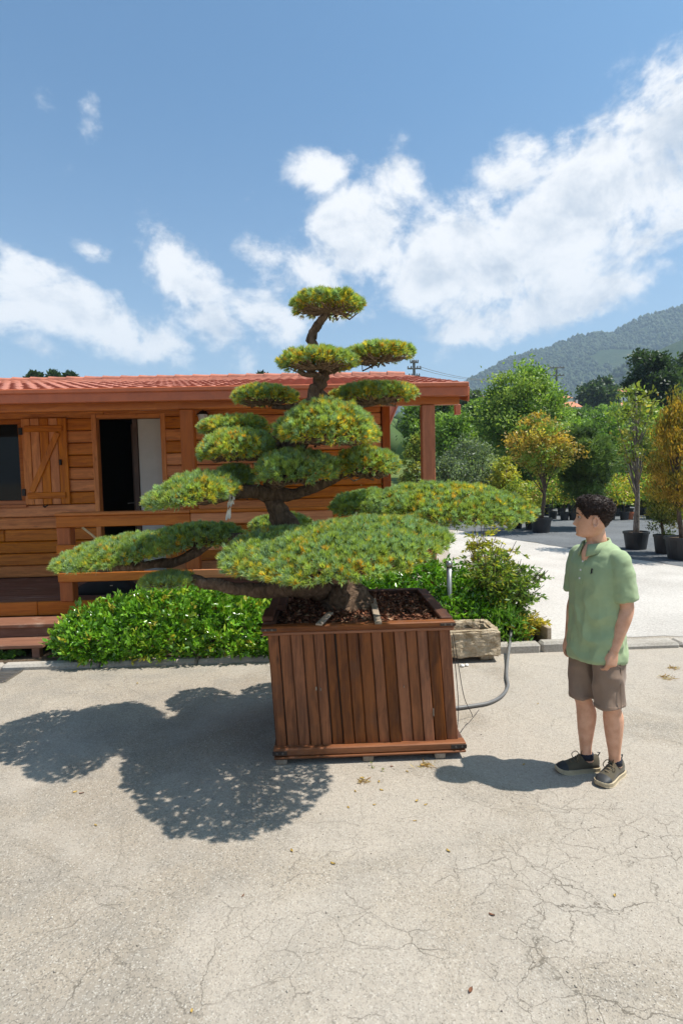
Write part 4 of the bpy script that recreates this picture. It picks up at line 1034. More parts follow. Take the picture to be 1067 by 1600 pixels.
airy('nandina', 'tall sparse yellow sprigs standing beside the right-hand foliage pad', 742, 900, 6.9, 1.34, .36, 14, [(.58, .50, .06), (.40, .42, .06), (.22, .30, .05)], [3, 3, 2], 4, (.15, 0))
# small weed under the steps
airy('weed', 'small green weed growing under the porch steps', 24, 1030, 6.0, .16, .06, 5, [(.12, .24, .04)], [1], 6, (0, 0), .03, 'weed')
airy('weed', 'grass tuft at the left edge beside the porch steps', -2, 1034, 5.98, .14, .06, 5, [(.16, .28, .05)], [1], 7, (0, 0), .05, 'weed')

# ================================================================== STONE TROUGH, HOSE, CORDS, PIPE POST
t0, t1 = at(636, 1040, 5.5).x, at(782, 1040, 5.5).x; y0, y1, h = 5.47, 5.95, at(745, 985, 5.5).z
def trough():
    e = empty('stone_trough', ((t0 + t1) / 2, (y0 + y1) / 2, 0), 'rough hewn granite trough behind the right side of the planter', 'trough')
    bm = bmesh.new(); vs = [bm.verts.new(p) for p in [(t0, y0, .055), (t1, y0, .055), (t1, y1, .055), (t0, y1, .055), (t0, y0, h), (t1, y0, h), (t1, y1, h), (t0, y1, h)]]
    w = .085; iz = h - .16
    vi = [bm.verts.new(p) for p in [(t0 + w, y0 + w, h), (t1 - w, y0 + w, h), (t1 - w, y1 - w, h), (t0 + w, y1 - w, h), (t0 + w + .03, y0 + w + .03, iz), (t1 - w - .03, y0 + w + .03, iz), (t1 - w - .03, y1 - w - .03, iz), (t0 + w + .03, y1 - w - .03, iz)]]
    bm.faces.new(vs[:4][::-1])
    for i in range(4):
        k = (i + 1) % 4; bm.faces.new((vs[i], vs[k], vs[4 + k], vs[4 + i])); bm.faces.new((vs[4 + i], vs[4 + k], vi[k], vi[i])); bm.faces.new((vi[i], vi[k], vi[4 + k], vi[4 + i]))
    bm.faces.new(vi[4:])
    bmesh.ops.bevel(bm, geom=list(bm.edges), offset=.018, segments=2, affect='EDGES')
    bmesh.ops.triangulate(bm, faces=bm.faces); 
    for _ in range(4): 
        ed = [x for x in bm.edges if x.calc_length() > .035]
        if ed: bmesh.ops.subdivide_edges(bm, edges=ed, cuts=1)
        bmesh.ops.triangulate(bm, faces=bm.faces)
    for v in bm.verts:
        p = v.co; d = Vector((mnoise.noise(p * 9), mnoise.noise(p * 9 + Vector((5, 0, 0))), mnoise.noise(p * 9 + Vector((0, 7, 0))))); d2 = Vector((mnoise.noise(p * 30), mnoise.noise(p * 30 + Vector((5, 0, 0))), mnoise.noise(p * 30 + Vector((0, 7, 0)))))
        k = 1.0 if p.z < h - .01 else .4
        v.co = p + (d * .020 + d2 * .008) * k
    o0 = wloc(e)
    for v in bm.verts: v.co -= o0
    me = bpy.data.meshes.new('basin'); bmesh.ops.recalc_face_normals(bm, faces=bm.faces); bm.to_mesh(me); bm.free(); link('basin', me, M['stone'], e)
    for xx in (t0 + .12, t1 - .13):
        MB().span(xx - .07, xx + .07, y0 + .06, y1 - .05, 0, .075, .015).build('foot', M['stone'], e)
    MB().span(t0 + w + .02, t1 - w - .02, y0 + w + .02, y1 - w - .02, h - .10, h - .07, .001).build('soil', M['soil'], e)
trough()
for (px, py, r) in ((722, 1042, .022), (729, 1041, .02)):
    p = G(px, py); bm = bmesh.new(); bmesh.ops.create_icosphere(bm, subdivisions=2, radius=r)
    for v in bm.verts: v.co *= 1 + .25 * mnoise.noise(v.co * 60 + Vector((px, 0, 0))); v.co.z *= .7
    me = bpy.data.meshes.new('pebble'); bm.to_mesh(me); bm.free(); o = link('pebble', me, M['white_wall'], None, True); o.location = (p.x, p.y, r * .6)
    tag(o, 'small pale pebble under the stone trough, %s of the two' % ('left' if px == 722 else 'right'), 'pebble', 'pebbles under the trough')
hose = empty('hose', G(790, 1080), 'grey flexible hose running from the bed to the planter', 'hose')
hp = [(*at(798, 998, 5.95)[:2], .18), (*G(797, 1016)[:2], .12), (*G(792, 1040)[:2], .02), (*G(791, 1060)[:2], .018), (*G(793, 1075)[:2], .018), (*G(784, 1090)[:2], .018), (*G(765, 1101)[:2], .018), (*G(740, 1106)[:2], .018), (*G(712, 1110)[:2], .02), (*G(690, 1112)[:2], .03)]
MB().tube(spline(hp, 6), .0145, 10).build('tube', M['hose'], hose, True)
hc = Vector(hp[0]); MB().tube([hc, hc + Vector((.01, .01, .05))], .02, 10).build('coupling', M['black_plastic'], hose, True)
def cable(name, label, pts, r, mat, n=5):
    e = empty(name, Vector(pts[len(pts) // 2]), label, name); MB().tube(spline([tuple(p) for p in pts], 6), r, 6).build('strand', M[mat], e, True); return e
yc = YB + .3
cable('cord', 'thin dark cord hanging down the right side of the planter, nearer the boards', [at(706, 995, yc), at(712, 1050, yc), at(716, 1105, yc), at(714, 1150, yc - .1), G(721, 1141), G(735, 1126), G(748, 1109)], .003, 'cord')
cable('cord', 'thin dark cord hanging from the planter rim and looping on the ground farther right', [at(708, 990, yc + .2), at(716, 1040, yc + .2), at(725, 1090, yc + .2), G(738, 1120), G(728, 1132), G(719, 1145)], .003, 'cord')
cable('drip_line', 'black irrigation drip line arching out of the corner of the bed', [at(800, 1000, 5.98), at(806, 996, 6.05), at(812, 1000, 6.0), (*at(815, 1010, 5.95)[:2], .1), (*at(818, 1012, 5.9)[:2], .06)], .006, 'black_plastic')
cable('drip_line', 'black irrigation drip line lying on the kerb to the right of the hose', [(*at(826, 1002, 6.02)[:2], .10), (*at(829, 1000, 5.98)[:2], .12), (*at(832, 1010, 5.9)[:2], .08)], .006, 'black_plastic')
pp = at(702, 950, 6.15); pz1 = at(702, 876, 6.15).z
post = empty('bollard', (pp.x, 6.15, .045), 'slim metal pipe post with a cap standing in front of the hedge', 'post')
MB().lathe((pp.x, 6.15, .0), [(.030, 0), (.030, pz1 - .07)], 16).build('pipe', M['steel'], post, True)
MB().lathe((pp.x, 6.15, 0), [(.036, pz1 - .069), (.036, pz1 - .03), (.02, pz1 - .005), (.008, pz1)], 16).build('cap', M['steel'], post, True)
# ---- fallen leaves and little weeds on the yard
lm = []
for q in range(3):
    r_ = np.random.default_rng(q); m = MB(); n = 7; vs = []
    for i in range(n): 
        t = i / (n - 1); w = .011 * math.sin(math.pi * min(.98, max(.02, t))) ** .7; vs += [(t * .05 - .025, w, .004 + .008 * (t - .5) ** 2 * 4 + .004 * (q == 1)), (t * .05 - .025, 0, .002), (t * .05 - .025, -w, .005 + .007 * t)]
    fs = []
    for i in range(n - 1):
        for j in range(2): fs.append((3 * i + j, 3 * i + j + 1, 3 * i + 4 + j, 3 * i + 3 + j))
    m.add(vs, fs); me = bpy.data.meshes.new('fallen_leaf'); me.from_pydata(m.v, [], m.f); lm.append(me)
M['dry_leaf'] = plain('dry_leaf', (.42, .27, .06), .8, var=.3); M['brown_leaf'] = plain('brown_leaf', (.16, .06, .025), .8)
lm[0].materials.append(M['dry_leaf']); lm[1].materials.append(M['dry_leaf']); lm[2].materials.append(M['brown_leaf'])
spots = [(566, 1216), (592, 1222), (596, 1235), (555, 1237), (636, 1206), (612, 1198), (660, 1196), (651, 1252), (544, 1262), (456, 1330), (118, 1238), (128, 1240), (150, 1290), (665, 1258), (648, 1283), (520, 1350), (735, 1548), (768, 1430), (818, 1195), (1040, 1058), (1052, 1060), (840, 1100), (300, 1580), (380, 1400), (215, 1068), (960, 1400), (700, 1330), (585, 1258)]
for i, (px, py) in enumerate(spots):
    p = G(px, py); k = 2 if (px, py) in ((735, 1548),) or i % 6 == 5 else i % 2
    o = bpy.data.objects.new('fallen_leaf', lm[k]); col.objects.link(o); o.location = (p.x, p.y, .001); o.rotation_euler = (0, 0, random.uniform(0, 6.28)); s = random.uniform(.35, .65); o.scale = (s, s, s)
    tag(o, 'small dry brown leaf lying on the concrete' if k == 2 else 'small dry yellow leaf lying on the concrete', 'leaf', 'brown leaves on the yard' if k == 2 else 'yellow leaves on the yard')
airy('weed', 'tiny green weed in a crack in front of the planter', 586, 1208, 3.52, .03, .02, 3, [(.25, .30, .05)], [1], 8, (0, 0), .02, 'weed')
def dry_tuft(px, py, label, s=.05, seed=0):
    p = G(px, py); rg = np.random.default_rng(seed); n = 46; P = np.tile(np.array([p.x, p.y, .003]), (n, 1)) + rg.standard_normal((n, 3)) * np.array([s * .45, s * .35, .001]); P[:, 2] = .003
    D = unit(rg.standard_normal((n, 3)) * np.array([1, 1, .3]) + np.array([0, 0, .25])); v, f, c = leaves(P, D, s * rg.uniform(.5, 1.1, n), np.full(n, .006), pick([(.42, .26, .08), (.30, .15, .05), (.5, .38, .12)], [3, 2, 2], n, rg))
    tag(np_mesh('dry_grass', v, f, M['leaf'], None, c, origin=(p.x, p.y, 0)), label, 'grass tuft', 'dry tufts on the yard')
dry_tuft(665, 1196, 'dry orange tuft under the right end of the planter', .06, 1)
dry_tuft(1042, 1060, 'dry tawny tuft on the concrete at the right edge', .07, 2)
dry_tuft(1052, 1045, 'small dry tuft just below the kerb at the right edge', .05, 3)
dry_tuft(566, 1222, 'dry straw tuft on the concrete in front of the planter', .035, 4)

# ---- loose grit lying on the concrete, too fine to count
def grit():
    rg = np.random.default_rng(41); n = 9000
    u = rg.uniform(0, 1, n); Y = 1.15 + 3.4 * u ** 1.6; X = rg.uniform(-1, 1, n) * (.35 + Y * .66) + .03 * Y
    k = np.array([mnoise.noise(Vector((x * .9, y * .9, 4))) for x, y in zip(X, Y)]) > -.12 + rg.uniform(-.2, .2, n)
    X, Y = X[k], Y[k]; n = len(X); r = rg.uniform(.0012, .0034, n) * (1 + (rg.random(n) > .96) * .9)
    O8 = np.array([(1, 0, 0), (0, 1, 0), (-1, 0, 0), (0, -1, 0), (0, 0, .75), (0, 0, -.3)], float)
    F8 = np.array([(0, 1, 4), (1, 2, 4), (2, 3, 4), (3, 0, 4), (1, 0, 5), (2, 1, 5), (3, 2, 5), (0, 3, 5)])
    a = rg.uniform(0, 6.28, n); V = O8[None] * (1 + .4 * rg.standard_normal((n, 6, 1)).clip(-1, 1)) * r[:, None, None]
    ca, sa = np.cos(a)[:, None], np.sin(a)[:, None]; V = np.stack([V[..., 0] * ca - V[..., 1] * sa, V[..., 0] * sa + V[..., 1] * ca, V[..., 2]], -1)
    V += np.stack([X, Y, r * .3], 1)[:, None]
    F_ = (F8[None] + (np.arange(n) * 6)[:, None, None]).reshape(-1, 3)
    C = np.repeat(pick([(.42, .37, .31), (.30, .26, .21), (.52, .47, .40), (.16, .13, .11)], [4, 4, 2, 2], n, rg), 6, 0)
    tag(np_mesh('loose_grit', V.reshape(-1, 3), F_, M['chip'], None, C), 'fine loose grit scattered over the concrete yard', 'grit', kind='stuff')
grit()
# ================================================================== THE MAN
def person_build():
    def Fv(t): return Vector((-math.sin(R(t)), -math.cos(R(t)), 0))
    def Lv(t): return Vector((math.cos(R(t)), -math.sin(R(t)), 0))
    UP = Vector((0, 0, 1))
    rh, rt = G(931, 1202), G(864, 1206); lh, lt = G(968, 1207), G(931, 1234)
    def foot(h, t): 
        d = (t - h); d.z = 0; d.normalize(); return d
    rd, ld = foot(rh, rt), foot(lh, lt)
    ra, la = rh + rd * .065, lh + ld * .065
    O = (ra + la) / 2 + Vector((-.028, 0, 0)); O.z = 0
    me_ = empty('person', O, 'man in a pale green polo shirt and brown shorts looking left at the bonsai', 'person')
    TS, TP, TH = 70.0, 58.0, 112.0
    F, L = Fv(TS), Lv(TS); Fp, Lp = Fv(TP), Lv(TP)
    H = lambda z, f=0.0, l=0.0: O + F * f + L * l + UP * z
    skin, k, b = new_mat('skin'); tc = k.n('ShaderNodeTexCoord').outputs['Object']
    k.put(b.inputs['Base Color'], k.mix(k.step(k.noise(tc, 14, 4, .6), .3, .7), (.56, .285, .17), (.68, .375, .245)))
    b.inputs['Roughness'].default_value = .5; b.inputs['Subsurface Weight'].default_value = .12; b.inputs['Subsurface Radius'].default_value = (.012, .005, .003)
    b.inputs['Specular IOR Level'].default_value = .35
    k.put(b.inputs['Normal'], k.bump(k.noise(tc, 220, 3, .6), .12, .002))
    def cloth(name, c, rough=.85):
        m, k, b = new_mat(name); tc = k.n('ShaderNodeTexCoord').outputs['Object']
        k.put(b.inputs['Base Color'], k.mix(k.step(k.noise(tc, 9, 4, .6), .3, .7), tuple(x * .93 for x in c), tuple(x * 1.05 for x in c)))
        b.inputs['Roughness'].default_value = rough; b.inputs['Specular IOR Level'].default_value = .2; b.inputs['Sheen Weight'].default_value = .15
        wv = k.noise(tc, 420, 2, .5); fo = k.noise(k.mapping(tc, (1, 1, .6)), 16, 3, .5)
        k.put(b.inputs['Normal'], k.bump(k.math('ADD', k.math('MULTIPLY', wv, .15), fo), .25, .006)); return m
    shirt_m, shorts_m = cloth('sage_pique', (.31, .39, .215)), cloth('taupe_twill', (.245, .168, .12))
    hair_m = plain('dark_hair', (.026, .014, .010), .6, spec=.25, var=.35, scale=60)

    def loft(m, rings, n=28, ex=2.0):
        """rings: (centre, A axis, B axis, a, b)"""
        vs = []; fs = []
        for c, A, B_, a, b_ in rings:
            for j in range(n):
                t = 2 * math.pi * j / n; cs, sn = math.cos(t), math.sin(t)
                x = math.copysign(abs(cs) ** (2 / ex), cs) * a; y = math.copysign(abs(sn) ** (2 / ex), sn) * b_
                vs.append(c + A * x + B_ * y)
        for i in range(len(rings) - 1):
            for j in range(n): k_ = (j + 1) % n; fs.append((i * n + j, i * n + k_, (i + 1) * n + k_, (i + 1) * n + j))
        fs.append(tuple(range(n - 1, -1, -1))); q = (len(rings) - 1) * n; fs.append(tuple(range(q, q + n))); m.add(vs, fs)
    def chain(m, pts, n=14, sub=5):
        """limb with rounded ends: (point, radius)"""
        S = spline([(*p, r) for p, r in pts], sub); P = [Vector(s[:3]) for s in S]; rr = [max(.002, s[3]) for s in S]
        d0 = (P[0] - P[1]).normalized(); d1 = (P[-1] - P[-2]).normalized()
        pre = [(P[0] + d0 * rr[0] * s, rr[0] * math.sqrt(max(0.02, 1 - s * s))) for s in (.98, .8, .5)]
        post = [(P[-1] + d1 * rr[-1] * s, rr[-1] * math.sqrt(max(0.02, 1 - s * s))) for s in (.5, .8, .98)]
        A = pre + list(zip(P, rr)) + post; m.tube([a for a, _ in A], [q for _, q in A], n)
    def solid(m, voxel, smooth, fn=None, name='part', mat=None, parent=me_):
        me = bpy.data.meshes.new('tmp'); me.from_pydata([tuple(v) for v in m.v], [], m.f)
        bm = bmesh.new(); bm.from_mesh(me); bmesh.ops.recalc_face_normals(bm, faces=bm.faces); bm.to_mesh(me); bm.free()
        o = bpy.data.objects.new('tmp', me); col.objects.link(o)
        r_ = o.modifiers.new('r', 'REMESH'); r_.mode = 'VOXEL'; r_.voxel_size = voxel
        if smooth: s_ = o.modifiers.new('s', 'SMOOTH'); s_.factor = .5; s_.iterations = smooth
        dg = bpy.context.evaluated_depsgraph_get(); dg.update()
        out = bpy.data.meshes.new_from_object(o.evaluated_get(dg)); bpy.data.objects.remove(o)
        nv = len(out.vertices); co = np.empty(nv * 3); out.vertices.foreach_get('co', co); co = co.reshape(-1, 3)
        if fn is not None:
            no = np.empty(nv * 3); out.vertices.foreach_get('normal', no); no = no.reshape(-1, 3); co = co + no * fn(co, no)[:, None]
        out.vertices.foreach_set('co', (co - np.array(O)).ravel()); out.update(); out.name = name
        return link(name, out, mat, parent, True)

    # ---------------- body: one continuous skin
    B = MB()
    hipR, hipL = O - Lp * .088 + UP * .88, O + Lp * .088 + UP * .88
    kneeR, kneeL = hipR.lerp(ra, .47) + Fp * .02, hipL.lerp(la, .47) + Fp * .02
    kneeR.z = kneeL.z = .485
    for hp_, kn, an, fd in ((hipR, kneeR, ra, rd), (hipL, kneeL, la, ld)):
        an = Vector((an.x, an.y, .085)); cv = kn.lerp(an, .30) - fd * .016
        chain(B, [(hp_, .082), (hp_.lerp(kn, .5) + Fp * .008, .072), (kn + fd * .003, .053), (kn.lerp(an, .12) - fd * .004, .051), (cv, .0585), (kn.lerp(an, .55) - fd * .008, .050), (kn.lerp(an, .82), .036), (an, .034)], 18)
        chain(B, [(an + UP * -.02 - fd * .02, .034), (an + fd * .09 - UP * .045, .03), (an + fd * .15 - UP * .055, .022)], 12)
    loft(B, [(H(.84) * 1, L, F, .09, .07), (H(.95), L, F, .12, .085), (H(1.1), L, F, .145, .095), (H(1.28), L, F, .165, .105), (H(1.37, -.005), L, F, .15, .085), (H(1.42, -.01), L, F, .08, .06), (H(1.44), L, F, .05, .05)])
    headc = H(1.478, .045, .0)                     # under the chin, on the ear axis
    Fh, Lh = Fv(TH), Lv(TH)
    chain(B, [(H(1.34, -.012), .062), (H(1.42, .0), .059), (H(1.50, .018), .056), (H(1.58, .032), .054)], 18)
    chain(B, [(H(1.43, .03), .040), (H(1.385, .078), .034), (H(1.33, .098), .018)], 12)     # upper chest in the open collar
    arms = []
    for s, dfe, dle, dfw, dlw, zw in ((1, -.035, .026, .085, -.012, .825), (-1, .01, .026, .05, -.002, .83)):
        sh = H(1.350, -.01, .150 * s); elb = sh + UP * -.285 + F * dfe + L * (dle * s); wr = elb + F * dfw + L * (dlw * s); wr.z = zw
        chain(B, [(sh, .055), (sh.lerp(elb, .45), .050), (sh.lerp(elb, .8), .043), (elb, .040), (elb.lerp(wr, .25), .043), (elb.lerp(wr, .6), .035), (wr, .0265)], 16)
        arms.append((s, sh, elb, wr))
        # hand
        d = (wr - elb).normalized() * .6 + Vector((0, 0, -.6)) + F * .05; d.normalize(); inn = (-L * s); inn = (inn - d * inn.dot(d)).normalized(); fw = d.cross(inn) * (1 if d.cross(inn).dot(F) > 0 else -1)
        pal = [(wr - d * .01, fw, inn, .024, .018), (wr + d * .02, fw, inn, .032, .019), (wr + d * .055, fw, inn, .040, .018), (wr + d * .085, fw, inn, .040, .015), (wr + d * .092, fw, inn, .034, .010)]
        loft(B, pal, 16, 2.6)
        for q, (off, ln) in enumerate(((.030, .92), (.0105, 1.0), (-.010, .95), (-.029, .78))):
            p0 = wr + d * (.083 - .006 * abs(q - 1.2)) + fw * off; a1, a2, a3 = R(20 + 5 * q), R(66 + 7 * q), R(108 + 6 * q)
            dr = lambda a: d * math.cos(a) + inn * math.sin(a)
            p1 = p0 + dr(a1) * .040 * ln; p2 = p1 + dr(a2) * .026 * ln; p3 = p2 + dr(a3) * .017 * ln
            chain(B, [(p0 - d * .012, .0095), (p0, .0098), (p1, .0090), (p2, .0082), (p3, .0072)], 8, 3)
        t0 = wr + d * .028 + fw * .020 + inn * .010; t1 = t0 + (d * .9 + fw * .22 + inn * .35).normalized() * .042; t2 = t1 + (d * .85 + fw * .02 + inn * .5).normalized() * .030; t3 = t2 + (d * .8 - fw * .15 + inn * .6).normalized() * .020
        chain(B, [(t0, .015), (t1, .0125), (t2, .0105), (t3, .008)], 8, 3)
    # head: profile curves (height over the chin, front, back, half width)
    HS = 1.02
    tab = np.array([(-.004, .050, -.01, .020), (.004, .074, -.03, .036), (.016, .086, -.046, .046), (.032, .084, -.058, .054), (.048, .0835, -.068, .060), (.066, .083, -.080, .065), (.090, .083, -.092, .069), (.118, .080, -.100, .072), (.142, .085, -.104, .0745), (.165, .086, -.103, .075), (.188, .074, -.094, .069), (.205, .052, -.072, .056), (.214, .025, -.042, .035), (.217, .004, -.012, .010)])
    def head_pt(zz, ph, extra=0.0):
        xf, xb, w = (np.interp(zz, tab[:, 0], tab[:, i]) for i in (1, 2, 3))
        cs, sn = math.cos(ph), math.sin(ph); x = (xf if cs > 0 else -xb) * math.copysign(abs(cs) ** .92, cs); y = w * math.copysign(abs(sn) ** .92, sn)
        g = lambda v, m, s: math.exp(-((v - m) / s) ** 2)
        if cs > 0:
            nose = np.interp(zz, [.060, .068, .074, .085, .105, .125, .136], [0, .012, .0255, .020, .011, .004, 0]); x += nose * g(y, 0, .0125)
            x += .006 * g(zz, .046, .006) * g(y, 0, .022) + .0055 * g(zz, .034, .006) * g(y, 0, .020) - .004 * g(zz, .040, .003) * g(y, 0, .02) - .005 * g(zz, .024, .006) * g(y, 0, .02) + .006 * g(zz, .010, .010) * g(y, 0, .02)
            x += .004 * g(zz, .140, .009) * g(abs(y), .028, .02) - .010 * g(zz, .120, .011) * g(abs(y), .031, .014) + .004 * g(zz, .095, .016) * g(abs(y), .042, .018)
        p = Vector((x, y, zz)) * HS
        if extra: 
            n_ = Vector((x / .095, y / .075, (zz - .12) / .11)).normalized(); p += n_ * extra
        return headc + Fh * p.x + Lh * p.y + UP * p.z
    nz_, nph = 56, 48; vs = []; fs = []
    zs = np.linspace(-.004, .217, nz_)
    for zz in zs:
        for j in range(nph): vs.append(head_pt(zz, 2 * math.pi * j / nph))
    for i in range(nz_ - 1):
        for j in range(nph): k_ = (j + 1) % nph; fs.append((i * nph + j, i * nph + k_, (i + 1) * nph + k_, (i + 1) * nph + j))
    fs += [tuple(range(nph - 1, -1, -1)), tuple(range((nz_ - 1) * nph, nz_ * nph))]; B.add(vs, fs)
    for s in (-1, 1):                              # ears
        ec = headc + Lh * (.0755 * s) * HS + Fh * -.010 + UP * .098
        rim = [ec + Fh * (-.017 * math.cos(a) - .002) + UP * (.030 * math.sin(a)) + Lh * (s * (.012 + .006 * (1 + math.cos(a)) * .5)) for a in np.linspace(-2.2, 2.0, 13)]
        B.tube(rim, .0058, 8)
        loft(B, [(ec - Lh * s * .012, Fh, UP, .012, .022), (ec + Lh * s * .006, Fh, UP, .014, .026), (ec + Lh * s * .009, Fh, UP, .010, .02)], 12)
        chain(B, [(ec - UP * .022 + Lh * s * .008 + Fh * .002, .008), (ec - UP * .031 + Lh * s * .007 + Fh * .004, .006)], 8, 3)
    solid(B, .0042, 3, None, 'body', skin)
    # eyes and brows
    white = plain('eye_white', (.42, .36, .32), .3); iris = plain('iris', (.03, .018, .012), .15)
    for s in (-1, 1):
        c = headc + (Fh * .0645 + Lh * (.031 * s) + UP * .119) * HS
        e1 = MB(); 
        def ball(m, c, r, n=10):
            pr = [(r * math.sin(a), -r * math.cos(a)) for a in np.linspace(.05, math.pi - .05, n)]; m.lathe(c, pr, 14)
        ball(e1, c, .0112); eo = e1.build('eye', white, me_, True)
        e2 = MB(); ball(e2, c + Fh * .0060 + Lh * s * .002, .0072, 8); e2.build('iris', iris, eo, True)
        br = MB(); br.tube([head_pt(.139, s * .12) + Fh * .001, head_pt(.143, s * .30) + Fh * .002, head_pt(.142, s * .46) + Fh * .001, head_pt(.136, s * .62)], [.0035, .0048, .004, .002], 6); br.build('eyebrow', hair_m, me_, True)
    # hair: close at the sides, thick and curly on top
    rg = np.random.default_rng(77)
    def hair_t(zz, ph):
        a = abs((ph + math.pi) % (2 * math.pi) - math.pi)       # 0 front, pi back
        line = np.interp(a, [0, .55, .85, 1.05, 1.25, 1.45, 1.75, 2.0, 2.5, math.pi], [.178, .176, .158, .122, .104, .130, .130, .098, .062, .054])
        if zz < line: return -.03
        top = np.interp(zz, [.05, .10, .14, .17, .2, .22], [.004, .007, .013, .021, .027, .028]); edge = min(1, (zz - line) / .02)
        return (.002 + top * edge) * (.85 if a > 2.2 else 1)
    vs = []; fs = []; nz2, np2 = 60, 72; zs2 = np.linspace(.045, .2168, nz2)
    for zz in zs2:
        for j in range(np2):
            ph = 2 * math.pi * j / np2; t = hair_t(zz, ph); p = head_pt(zz, ph); q = head_pt(zz, ph, t)
            if t > .006: q = head_pt(zz, ph, t * (1 + .35 * mnoise.noise(p * 95) + .25 * mnoise.noise(p * 190)))
            vs.append(q)
    for i in range(nz2 - 1):
        for j in range(np2): k_ = (j + 1) % np2; fs.append((i * np2 + j, i * np2 + k_, (i + 1) * np2 + k_, (i + 1) * np2 + j))
    fs.append(tuple(range((nz2 - 1) * np2, nz2 * np2)))
    hm_ = MB(); hm_.add(vs, fs); ho = hm_.build('hair', hair_m, me_, True)
    cu = MB()
    for i in range(1500):
        zz = rg.uniform(.135, .2165) if i % 4 else rg.uniform(.09, .15); ph = rg.uniform(0, 2 * math.pi); t = hair_t(zz, ph)
        if t < .006: continue
        c = head_pt(zz, ph, t * rg.uniform(.75, 1.12)); ax = Vector(rg.standard_normal(3)).normalized(); u = ax.orthogonal().normalized(); w = ax.cross(u); r = rg.uniform(.004, .0085) * (1 if zz > .14 else .6); st = rg.uniform(0, 6.28)
        r *= 1.25; cu.tube([c + u * r * math.cos(st + a) + w * r * math.sin(st + a) + ax * a * .0011 for a in np.linspace(0, 5.2, 9)], [.0010, .0016, .0018, .0019, .0019, .0018, .0016, .0014, .0008], 4)
    cu.build('curls', hair_m, ho, True)
    # ---------------- polo shirt
    S = MB()
    Lm, Fm = Lv(TP + 4), Fv(TP + 4)
    loft(S, [(H(.742, .0), Lm, Fm, .168, .140), (H(.775, .0), Lm, Fm, .168, .140), (H(.86, .0), Lm, Fm, .161, .134), (H(.97, .0), Lv(TP + 8), Fv(TP + 8), .153, .127), (H(1.10, .0), L, F, .154, .128), (H(1.22, .0), L, F, .163, .132), (H(1.31, -.004), L, F, .165, .122), (H(1.375, -.010), L, F, .152, .096), (H(1.415, -.014), L, F, .115, .075), (H(1.44, -.012), L, F, .074, .062)], 36, 2.25)
    for s, sh, elb, wr in arms:
        chain(S, [(H(1.395, -.012, .05 * s), .040), (sh - L * s * .03 + UP * .006, .052), (sh + L * s * .002, .056), (sh.lerp(elb, .2) + L * s * .004, .060)], 20)
        d = (elb - sh).normalized(); A = F; Bv = d.cross(A).normalized(); A = Bv.cross(d)
        loft(S, [(sh - L * s * .05 + UP * .004, A, Bv, .054, .050), (sh + d * .03 + L * s * .004, A, Bv, .062, .057), (sh.lerp(elb, .3) + L * s * .005, A, Bv, .069, .063), (sh.lerp(elb, .6) + L * s * .004, A, Bv, .069, .062), (sh.lerp(elb, .80), A, Bv, .070, .062)], 24)
        c0 = sh.lerp(elb, .745); c1 = sh.lerp(elb, .805); loft(S, [(c0, A, Bv, .072, .064), (c1, A, Bv, .073, .065)], 24)
    def wrinkle(co, no):
        out = np.zeros(len(co))
        for i, p in enumerate(co):
            q = Vector(p) - O; a = q.dot(F); l = q.dot(L)
            low = max(0, min(1, (1.25 - q.z) / .25)); fold = mnoise.noise(Vector((a * 9 + q.z * 5, l * 9 - q.z * 3, q.z * 8))); drape = mnoise.noise(Vector((a * 14, l * 14, q.z * 2.2 + 5)))
            out[i] = .012 * (.7 - 2.2 * abs(fold)) * (.35 + .65 * low) + .012 * (.5 - 1.7 * abs(drape)) * low + .005 + .0022 * mnoise.noise(q * 34)
        return out
    shirt = solid(S, .0065, 5, wrinkle, 'polo_shirt', shirt_m)
    cb = MB(); vs = []; fs = []; nph2 = 40
    for j in range(nph2 + 1):
        a = R(16) + (2 * math.pi - R(32)) * j / nph2; fr = .5 + .5 * math.cos(a)      # 1 front, 0 back
        dirv = F * math.cos(a) + L * math.sin(a); c = H(1.436 - .020 * fr, .004 + .024 * fr)
        zi = c + dirv * (.066 - .004 * fr); end = max(0, 1 - min(j, nph2 - j) / 6.0)
        prof = [zi + UP * (-.012), zi + UP * (.030 - .010 * fr) + dirv * .004, zi + UP * (.033 - .010 * fr) + dirv * .010, c + dirv * (.094 + .004 * fr) + UP * (-.012 - .020 * fr - .016 * end), c + dirv * (.091 + .004 * fr) + UP * (-.015 - .020 * fr - .016 * end), zi + UP * .018 + dirv * .006]
        vs += prof
    m6_ = 6
    for j in range(nph2):
        for q in range(m6_): k_ = (q + 1) % m6_; fs.append((j * m6_ + q, j * m6_ + k_, (j + 1) * m6_ + k_, (j + 1) * m6_ + q))
    fs += [tuple(range(m6_)), tuple(range(nph2 * m6_, nph2 * m6_ + m6_))]; cb.add(vs, fs); cb.build('collar', shirt_m, shirt, True)
    zsp = [.752, .86, .97, 1.10, 1.22, 1.31, 1.375, 1.415]; bsp = [.130, .134, .130, .132, .136, .126, .100, .075]; fsp = [0, 0, 0, 0, 0, -.004, -.010, -.014]
    front = lambda z_: float(np.interp(z_, zsp, bsp) + np.interp(z_, zsp, fsp))
    pl = MB(); P0 = [(z_, front(z_) + .0045) for z_ in np.linspace(1.365, 1.20, 7)]; vs = []; fs = []
    for z_, f_ in P0: vs += [H(z_, f_ - .012, -.017), H(z_, f_, -.016), H(z_, f_, .016), H(z_, f_ - .012, .017)]
    for i in range(6):
        for q in range(4): k_ = (q + 1) % 4; fs.append((4 * i + q, 4 * i + k_, 4 * i + 4 + k_, 4 * i + 4 + q))
    fs += [(0, 1, 2, 3), (24, 25, 26, 27)]; pl.add(vs, fs); pl.build('placket', shirt_m, shirt)
